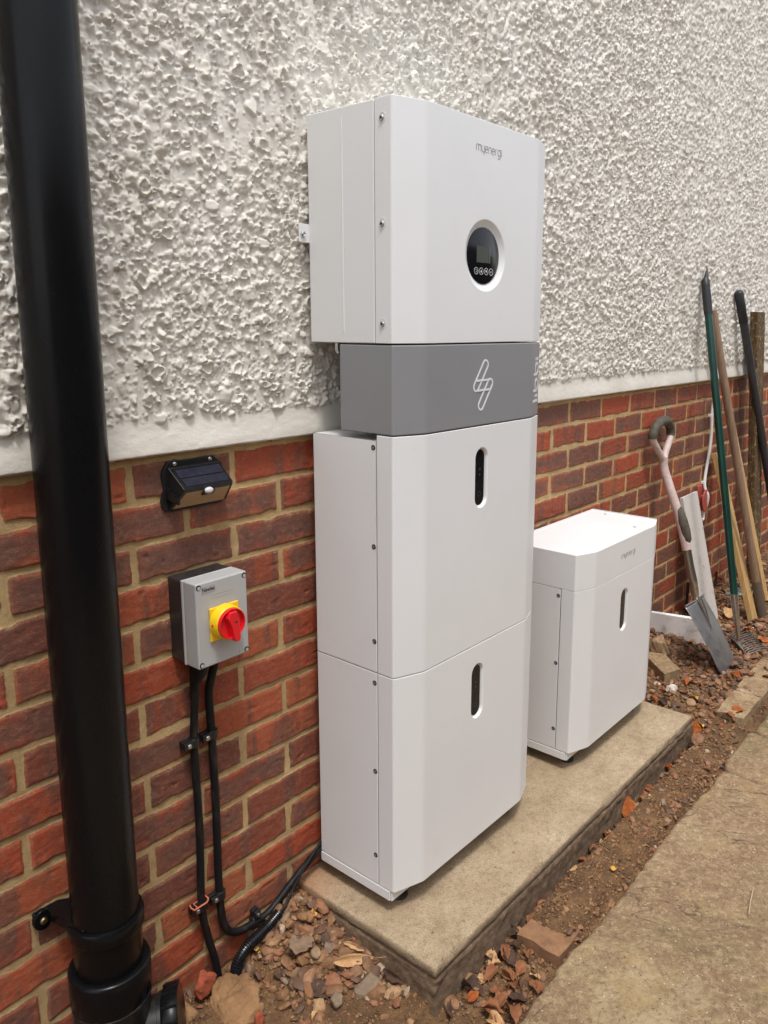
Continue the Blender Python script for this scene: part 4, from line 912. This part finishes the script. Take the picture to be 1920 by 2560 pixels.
def leaf(x, y, mat, label, L=.05, rot=0., tx=0., ty=0., dz=.004, kind=0, curl=.5, group=None, z=None, W=.6):
    key = (kind, round(L, 3), mat, round(curl, 1), W)
    if key not in LM:
        me = leaf_mesh(kind, L, L * W, curl, kind % 2); me.materials.append(M['leaf_' + mat]); me.polygons.foreach_set('use_smooth', [True] * len(me.polygons)); LM[key] = me
    o = link(bpy.data.objects.new('fallen_leaf', LM[key])); md = o.modifiers.new('thickness', 'SOLIDIFY'); md.thickness = .0005
    o.location = (x, y, (float(gz(x, y)) + dz + L * .06) if z is None else z); o.rotation_euler = (tx, ty, rot)
    return tag(o, label, 'leaf', group)
leaf(.450, -.226, 'dark', 'dark brown pointed leaf lying on bare soil at bottom centre', .062, -1.0, .2, .1, .004, 2, .4)
leaf(.485, -.128, 'grey', 'large grey-brown withered leaf on the rubble heap', .085, .55, .1, .1, .014, 3, .3)
leaf(.423, -.050, 'yellow', 'small yellow leaf beside the ribbed conduit', .020, 1.2, .1, .1, .014, 4, .3, W=.75)
leaf(.545, -.100, 'yellow', 'tan-yellow leaf standing in the heap near the base', .026, .6, .8, .2, .014, 6, .4)
leaf(.535, -.235, 'tan', 'long curved tan leaf strip beside the left end of the base', .088, -.75, .9, .0, .016, 8, .9, W=.26)
leaf(.556, -.215, 'tan', 'upright pale tan curled leaf against the slab end', .05, -1.1, 1.1, .2, .02, 10, .9, W=.22)
leaf(.566, -.318, 'dark', 'dark leaf propped against the front left of the base', .05, -1.3, 1.2, .2, .018, 12, .5, W=.4)
leaf(1.440, -.434, 'orange', 'bright orange leaf standing upright against the front of the base', .070, .6, 0, -1.15, .026, 14, .3)
leaf(1.975, -.422, 'orange', 'orange leaf stuck at the far front corner of the base', .055, .5, 0, -1.0, .018, 16, .4, W=.7)
leaf(2.012, -.428, 'yellow', 'yellow leaf just beyond the far corner of the base', .034, .8, .2, .1, .012, 18, .5, W=.4)
leaf(2.135, -.352, 'yellow', 'yellow-orange leaf on the gravel beyond the base', .05, .9, .3, .1, .014, 20, .7, W=.4)
leaf(1.136, -.533, 'yellow', 'single pale yellow leaf on the soil-covered edging', .024, .4, .1, .1, .006, 21, .5)
leaf(3.02, -.175, 'tan', 'big pale tan leaf in front of the leaning white board', .075, .4, .2, -.2, .03, 23, .6)
leaf(2.90, -.300, 'orange', 'orange leaf between the rake head and the leaning board', .05, 1.4, .2, .3, .02, 25, .5)
leaf(3.33, -.015, 'orange', 'large orange-brown leaf upright against the far wall', .09, .2, 1.0, .2, .05, 27, .6)
leaf(2.84, -.385, 'orange', 'orange leaf beyond the rake tines at the right edge', .06, .2, .3, .2, .02, 29, .6)
r_ = random.Random(11)
for k, (x, y, m_, L_) in enumerate([(.783, -.437, 'dark', .055), (.706, -.468, 'brown', .040), (.676, -.500, 'brown', .042), (.688, -.535, 'dark', .058), (.606, -.445, 'dark', .05), (.64, -.525, 'yellow', .022), (.863, -.441, 'dark', .05), (.914, -.441, 'brown', .038), (1.0, -.440, 'dark', .04), (1.09, -.440, 'brown', .032), (1.135, -.439, 'tan', .030), (1.22, -.439, 'dark', .035), (1.30, -.439, 'brown', .04), (1.37, -.439, 'dark', .038), (.73, -.495, 'brown', .035), (.745, -.455, 'tan', .03), (.64, -.47, 'orange', .03), (.76, -.54, 'tan', .028), (1.62, -.442, 'brown', .035), (1.75, -.442, 'dark', .03), (.80, -.50, 'brown', .03), (.66, -.455, 'dark', .06), (.72, -.52, 'brown', .05), (.69, -.44, 'brown', .045), (.77, -.47, 'dark', .05), (.65, -.555, 'brown', .05), (.96, -.443, 'orange', .035), (1.05, -.442, 'brown', .03), (1.17, -.44, 'dark', .03), (1.53, -.44, 'brown', .04), (1.68, -.443, 'orange', .03), (1.84, -.445, 'brown', .045), (.74, -.56, 'brown', .035)]):
    leaf(x, y, m_, 'small curled dead leaf lying in the gap between base and path', L_, r_.uniform(0, 6.28), r_.uniform(-.5, .5), r_.uniform(-.4, .4), .008, 31 + k % 5, .8, 'dead leaves in the gap along the base')
for k in range(80):
    x = 1.98 + 1.7 * r_.random() ** .9; y = r_.uniform(-.55, -.03); m_ = r_.choice(['orange', 'brown', 'tan', 'brown', 'brown', 'dark'])
    leaf(x, y, m_, 'small dead leaf scattered on the gravel around the garden tools', r_.uniform(.025, .05), r_.uniform(0, 6.28), r_.uniform(-.4, .4), r_.uniform(-.4, .4), .010, 40 + k % 5, .7, 'dead leaves on the right-hand gravel')
for k in range(26):
    x = r_.uniform(.60, 1.9)
    leaf(x, -.436 + r_.uniform(-.008, .006), r_.choice(['brown', 'dark', 'brown', 'orange', 'tan']), 'small curled dead leaf lying in the gap between base and path', r_.uniform(.022, .040), r_.uniform(0, 6.28), r_.uniform(-.6, .6), r_.uniform(-.5, .5), .010, 31 + k % 5, .8, 'dead leaves in the gap along the base')
for k in range(12):
    x = r_.uniform(.60, .80)
    leaf(x, r_.uniform(-.56, -.44), r_.choice(['brown', 'dark', 'brown', 'tan']), 'small curled dead leaf lying in the gap between base and path', r_.uniform(.026, .05), r_.uniform(0, 6.28), r_.uniform(-.5, .5), r_.uniform(-.4, .4), .012, 31 + k % 5, .8, 'dead leaves in the gap along the base')
for k in range(7):
    x = r_.uniform(.33, .57); y = r_.uniform(-.36, -.12)
    leaf(x, y, r_.choice(['brown', 'dark', 'tan']), 'small brown leaf scrap on the soil left of the concrete base', r_.uniform(.015, .024), r_.uniform(0, 6.28), .2, .2, .006, 45 + k % 3, .6, 'leaf scraps on the left soil')
tag(obj('twig', T([(1.20, -.835, .004), (1.24, -.826, .005), (1.30, -.815, .004)], .0016, 8), M['frass']), 'thin pale twig lying on the stone path', 'twig')

# ------------------------------------------------------------------ SPADE
sp_ = thing('spade', 'border spade with pinkish handle and steel blade leaning on the wall', 'spade')
gp = [(2.474, -.052, .800), (2.440, -.046, .835), (2.400, -.042, .872), (2.385, -.040, .900), (2.400, -.040, .930), (2.440, -.040, .950), (2.475, -.040, .955), (2.515, -.040, .948), (2.548, -.040, .925), (2.556, -.041, .895), (2.535, -.044, .865), (2.500, -.048, .832), (2.474, -.052, .800)]
cg = catmull(gp, 6); n_ = len(cg)
obj('grip_fork', T(cg[:n_ // 4 + 2], [.0135] * (n_ // 4 + 2), 14), M['pink'], sp_, smooth=60); obj('grip_fork', T(cg[-(n_ // 4 + 2):], [.0135] * (n_ // 4 + 2), 14), M['pink'], sp_, smooth=60)
mid = cg[n_ // 4 - 1:-(n_ // 4 - 1)]; obj('hand_loop', T(mid, [.0165 + .003 * math.sin(math.pi * k / (len(mid) - 1)) for k in range(len(mid))], 16), M['grip'], sp_, smooth=60)
shp = catmull([(2.474, -.052, .815), (2.476, -.055, .770), (2.478, -.080, .70), (2.482, -.120, .60), (2.486, -.148, .51), (2.489, -.163, .455)], 6)
hd = obj('handle', T(shp, [.0165 + .003 * k / len(shp) for k in range(len(shp))], 18), M['pink'], sp_, smooth=60)
obj('grip_pad', T([(2.481, -.108, .640), (2.482, -.122, .61), (2.484, -.138, .57), (2.4855, -.152, .53), (2.4875, -.162, .495), (2.489, -.165, .47)], [.006, .017, .0205, .0205, .017, .006], 16), M['grip'], hd, smooth=60)
obj('socket', T(catmull([(2.489, -.1625, .458), (2.492, -.178, .39), (2.496, -.198, .315), (2.499, -.205, .27), (2.500, -.207, .235)], 6), [.0165] * 12 + [.0150] * 6 + [.012] * 7, 18), M['shaft'], sp_, smooth=60)
# blade: dished plate
tipc = Vector((2.494, -.363, .004)); shc = Vector((2.500, -.206, .250)); ax = (tipc - shc).normalized(); wd = Vector((1, 0, 0)); wd = (wd - ax * wd.dot(ax)).normalized(); nn = wd.cross(ax)
if nn.y > 0: nn = -nn
def blade_pt(u, v):
    Lb = (tipc - shc).length; w = .094 - .010 * u; cut = 0
    if u > .86: w *= math.sqrt(max(0, 1 - ((u - .86) / .16) ** 2 * .55))
    sock = .010 * math.exp(-(v * 5) ** 2) * max(0, 1 - u / .42)
    return shc + ax * (u * Lb) + wd * (v * w) + nn * (sock - .005 * v * v * (1) + .008 * math.sin(math.pi * u))
b = bmesh.new(); G = [[b.verts.new(blade_pt(i / 24, j / 10 - 1)) for j in range(21)] for i in range(25)]
for i in range(24):
    for j in range(20): b.faces.new((G[i][j], G[i][j + 1], G[i + 1][j + 1], G[i + 1][j]))
bl = obj('blade', b, M['blade'], sp_, smooth=60); md = bl.modifiers.new('t', 'SOLIDIFY'); md.thickness = .0022; md.offset = 0
obj('socket_strap', T([blade_pt(0, 0) + nn * .010, blade_pt(.14, 0) + nn * .008, blade_pt(.28, 0) + nn * .004, blade_pt(.40, 0) + nn * .0015], [.0135, .0115, .0065, .0015], 14, flat_=.7), M['shaft'], sp_, smooth=60)
b = bmesh.new(); 
for s_ in (-1, 1): tube(b, [blade_pt(0, s_ * v) + Vector((0, -.002, .003)) for v in (.16, .4, .7, 1.0)], .0042, 8)
obj('tread', b, M['blade'], sp_, smooth=60)

# ------------------------------------------------------------------ RAKE (dark green handle)
rk = thing('rake', 'rake with dark green shaft, black end grip and splayed metal tines', 'rake')
ra, rb = Vector((2.829, -.035, 1.518)), Vector((2.722, -.322, .015)); rl = lambda t_: ra.lerp(rb, t_)
obj('shaft', T([rl(.095), rl(.86)], .0155, 20), M['green'], rk, smooth=60)
gpk = obj('end_grip', T([rl(0.02), rl(.04), rl(.05), rl(.07), rl(.10)], [.0165, .0175, .0180, .0180, .0175], 20), M['rubber'], rk, smooth=60)
obj('torn_end', T([rl(.024), rl(.010) + Vector((.002, 0, 0)), rl(.004) + Vector((.012, 0, .004)), rl(-.006) + Vector((.022, 0, .010)), rl(-.018) + Vector((.030, 0, .014))], [.0175, .0165, .0095, .006, .0015], 12), M['rubber'], gpk, smooth=60)
obj('ferrule', T([rl(.855), rl(.88), rl(.93), rl(.985)], [.0165, .016, .012, .007], 18), M['shaft'], rk, smooth=60)
hdb = obj('head', bmesh.new(), M['tine'], rk); bpy.data.objects.remove(hdb)
b = bmesh.new(); p0 = Vector((2.815, -.250, .016)); p1 = Vector((2.655, -.372, .016)); tube(b, [p0, p0.lerp(p1, .5) + Vector((0, 0, .004)), p1], .007, 8, flat_=.45)
hull(b, [rl(.985) + Vector((0, 0, .006)), p0 + Vector((.0, 0, .006)), p1 + Vector((0, 0, .006)), rl(.985) + Vector((-.01, .01, .0)), p0, p1], [(0, 1, 2), (3, 4, 5), (0, 1, 4, 3), (1, 2, 5, 4), (2, 0, 3, 5)])
hb_ = obj('head', b, M['tine'], rk)
for k in range(13):
    t_ = k / 12; a = p0.lerp(p1, t_); fan = (t_ - .5) * -.35; d = Vector((math.cos(-.35 + fan), math.sin(-.35 + fan), 0))
    obj('tine', T([a, a + d * .05 + Vector((0, 0, .010)), a + d * .10 + Vector((0, 0, .010)), a + d * .130 + Vector((0, 0, -.002))], .0022, 6, flat_=1.6), M['tine'], hb_)

# ------------------------------------------------------------------ poles, battens, post
def stick(name, a, c, r, mat, label, cat, n=16): return tag(obj(name, T([a, Vector(a).lerp(Vector(c), .5), c], r, n), mat, smooth=50), label, cat)
bp_ = thing('wooden_pole', 'round weathered wooden pole leaning behind the green-shafted rake', 'pole')
pa, pb = Vector((2.945, -.035, 1.385)), Vector((3.175, -.280, .0)); obj('shaft', T([pa, pa.lerp(pb, .88)], .0175, 18), M['oldwood'], bp_, smooth=60); obj('socket_end', T([pa.lerp(pb, .87), pa.lerp(pb, 1.0)], [.020, .024], 18), flat('rusty_socket', (.12, .085, .06), .8), bp_, smooth=60)
def batten(name, a, c, w, th, mat, label, cat='batten', yaw=0.):
    a, c = Vector(a), Vector(c); d = (c - a).normalized(); u = Vector((math.cos(yaw), math.sin(yaw), 0)); u = (u - d * u.dot(d)).normalized(); v = d.cross(u)
    b = bmesh.new(); hull(b, [p + u * su * w / 2 + v * sv * th / 2 for p in (a, c) for su, sv in ((-1, -1), (1, -1), (1, 1), (-1, 1))], [(0, 1, 2, 3), (4, 7, 6, 5), (0, 4, 5, 1), (1, 5, 6, 2), (2, 6, 7, 3), (3, 7, 4, 0)])
    return tag(obj(name, b, mat, bevel=.0015), label, cat)
batten('pine_batten', (3.135, -.030, .750), (3.105, -.262, .0), .062, .024, M['pine'], 'short pale pine batten between the green rake shaft and wooden pole')
batten('pine_batten', (3.215, -.035, .970), (3.40, -.225, .02), .050, .022, M['pine'], 'long pale pine batten between wooden pole and dark timber post')
stick('black_pole', (3.265, -.035, 1.467), (3.837, -.200, .0), .0185, M['darkpole'], 'dark grey round pole with rubber end leaning at the right edge', 'pole')
e_ = Vector((3.265, -.035, 1.467)); d_ = (Vector((3.837, -.2, 0)) - e_).normalized()
o = obj('end_grip', T([e_ - d_ * .012, e_ - d_ * .004, e_ + d_ * .14, e_ + d_ * .142], [.014, .0200, .0205, .019], 18), M['rubber'], bpy.data.objects['black_pole'], smooth=60)
b = bmesh.new(); A_, B_ = Vector((3.470, -.062, 1.386)), Vector((3.64, -.100, -.05)); R0 = []
for k in range(41):
    t_ = k / 40; c_ = A_.lerp(B_, t_); ring = []
    for j in range(24):
        a = j / 24 * 4; s_ = int(a); f_ = a - s_; cs = [(-1, -1), (1, -1), (1, 1), (-1, 1)]; p0_ = cs[s_]; p1_ = cs[(s_ + 1) % 4]; xx = p0_[0] + (p1_[0] - p0_[0]) * f_; yy = p0_[1] + (p1_[1] - p0_[1]) * f_
        w_ = float(fbm(np.array([j * .9]), np.array([t_ * 14]), 800, 3)[0]) * .004; m_ = 1 + w_ * 8 - (.05 if abs(xx) > .95 and abs(yy) > .95 else 0)
        ring.append(b.verts.new((c_.x + xx * m_ * .058, c_.y + yy * m_ * .018, c_.z + (w_ if k else w_ * .5))))
    R0.append(ring)
for r0, r1_ in zip(R0, R0[1:]):
    for j in range(24): b.faces.new((r0[j], r0[(j + 1) % 24], r1_[(j + 1) % 24], r1_[j]))
b.faces.new(R0[0]); b.faces.new(R0[-1][::-1])
tag(obj('timber_post', b, M['post'], smooth=50), 'old dark square timber post with lichen behind the dark pole', 'timber post')
# white boards
batten('white_board', (2.852, -.020, .597), (2.862, -.158, .004), .168, .016, M['board'], 'scuffed white board leaning upright against the wall behind the spade', 'board')
b = bmesh.new(); hull(b, [(2.56, -.004, .020), (2.676, -.235, .008), (2.692, -.228, .012), (2.576, .0, .024), (2.556, -.006, .138), (2.664, -.228, .118), (2.680, -.221, .122), (2.572, .0, .140)], [(0, 1, 2, 3), (4, 5, 6, 7), (0, 1, 5, 4), (1, 2, 6, 5), (2, 3, 7, 6), (3, 0, 4, 7)])
tag(obj('white_board', b, M['board_mud'], bevel=.0015), 'mud-stained white board lying on edge beside the spade blade', 'board')
tag(obj('black_rod', T([(2.902, -.028, .190), (2.880, -.034, .040)], .0065, 12), M['rubber'], smooth=60), 'short thin black rod standing against the wall behind the spade', 'rod')
obj('pale_tip', T([(2.902, -.028, .188), (2.9025, -.028, .197)], .0069, 12), M['white_cable'], bpy.data.objects['black_rod'])
# drain cover
dc = thing('drain_cover', 'round grey drain grate lying on the gravel behind the rake', 'drain cover')
DCc = Vector((3.385, -.085, .030)); tl = Matrix.Translation(DCc) @ Matrix.Rotation(-.08, 4, 'X')
b = LA((0, 0, 0), (0, 0, 1), [(.100, 0), (.104, .012), (.100, .018), (.090, .018), (.088, .012), (.088, .004)], n=48); b.transform(tl); obj('rim', b, M['drain'], dc, smooth=50)
b = bmesh.new()
for k in range(9):
    a = 2 * math.pi * k / 9; pts = [(.012 * math.cos(a), .012 * math.sin(a), .014)]
    for i in range(1, 6): rr_ = .012 + .076 * i / 5; aa = a + .9 * i / 5; pts.append((rr_ * math.cos(aa), rr_ * math.sin(aa), .014))
    tube(b, pts, .0042, 6); 
b.transform(tl); obj('grate', b, M['drain'], dc)
b = LA((0, 0, .001), (0, 0, 1), [(.088, 0), (.088, .002)], n=32); b.transform(tl); obj('well_shade_disc', b, M['hole'], dc)  # flat disc painted dark for the shade below the grate
# white cable, red pads
tag(obj('white_cable', T(catmull([(3.080, -.020, .990), (3.076, -.018, .925), (3.085, -.018, .800), (3.045, -.018, .621), (3.052, -.036, .555), (3.066, -.018, .475), (3.058, -.018, .448), (3.036, -.018, .452)], 8), .0068, 10), M['white_cable'], smooth=60), 'thin white cable hanging down the brick wall beside the red pads', 'cable')
for x, z, l_ in ((3.078, .925, 'upper white cable clip on the hanging white cable'), (3.047, .621, 'white cable clip just above the red pads'), (3.067, .478, 'lowest white cable clip under the red pads')):
    tag(obj('cable_clip', bx(x - .010, x + .010, -.020, -.004, z - .006, z + .006), M['white_cable'], bevel=.001), l_, 'cable clip', 'white clips on the hanging cable')
tag(obj('red_wall_pad', bx(2.985, 3.085, -.012, -.003, .515, .612), M['redpad'], bevel=.003), 'flat square faded red pad fixed to the brick wall', 'pad')
b = PR(circ(3.040, .540, .040, 28, .052), -.034, -.026); tag(obj('red_flap', b, M['redpad'], bevel=.003), 'oval faded red flap standing off in front of the red wall pad', 'flap')
obj('stem', T([(3.035, -.026, .545), (3.035, -.010, .560)], .008, 8), M['redpad'], bpy.data.objects['red_flap'])

# ------------------------------------------------------------------ added out-of-view fence, keeps reflections in the black pipe and display dark
fn = thing('added_dark_fence', 'added unseen dark timber fence across the path that darkens reflections', 'fence')
FM = wood('dark_fence_timber', (.035, .024, .016), (.07, .048, .032), (3, 3, 1.0))
b = bmesh.new(); x = -4.0
while x < 9: box(b, x, x + .118, -3.02 - .008 * (int(x * 8) % 2), -3.0, .0, 2.15); x += .12
obj('boards', b, FM, fn)
for k in range(8): obj('post', bx(-4 + k * 1.8, -3.9 + k * 1.8, -3.14, -3.04, -.1, 2.2), FM, fn, bevel=.003)
obj('gravel_board', bx(-4, 9, -3.03, -2.985, -.05, .14), FM, fn, bevel=.003)
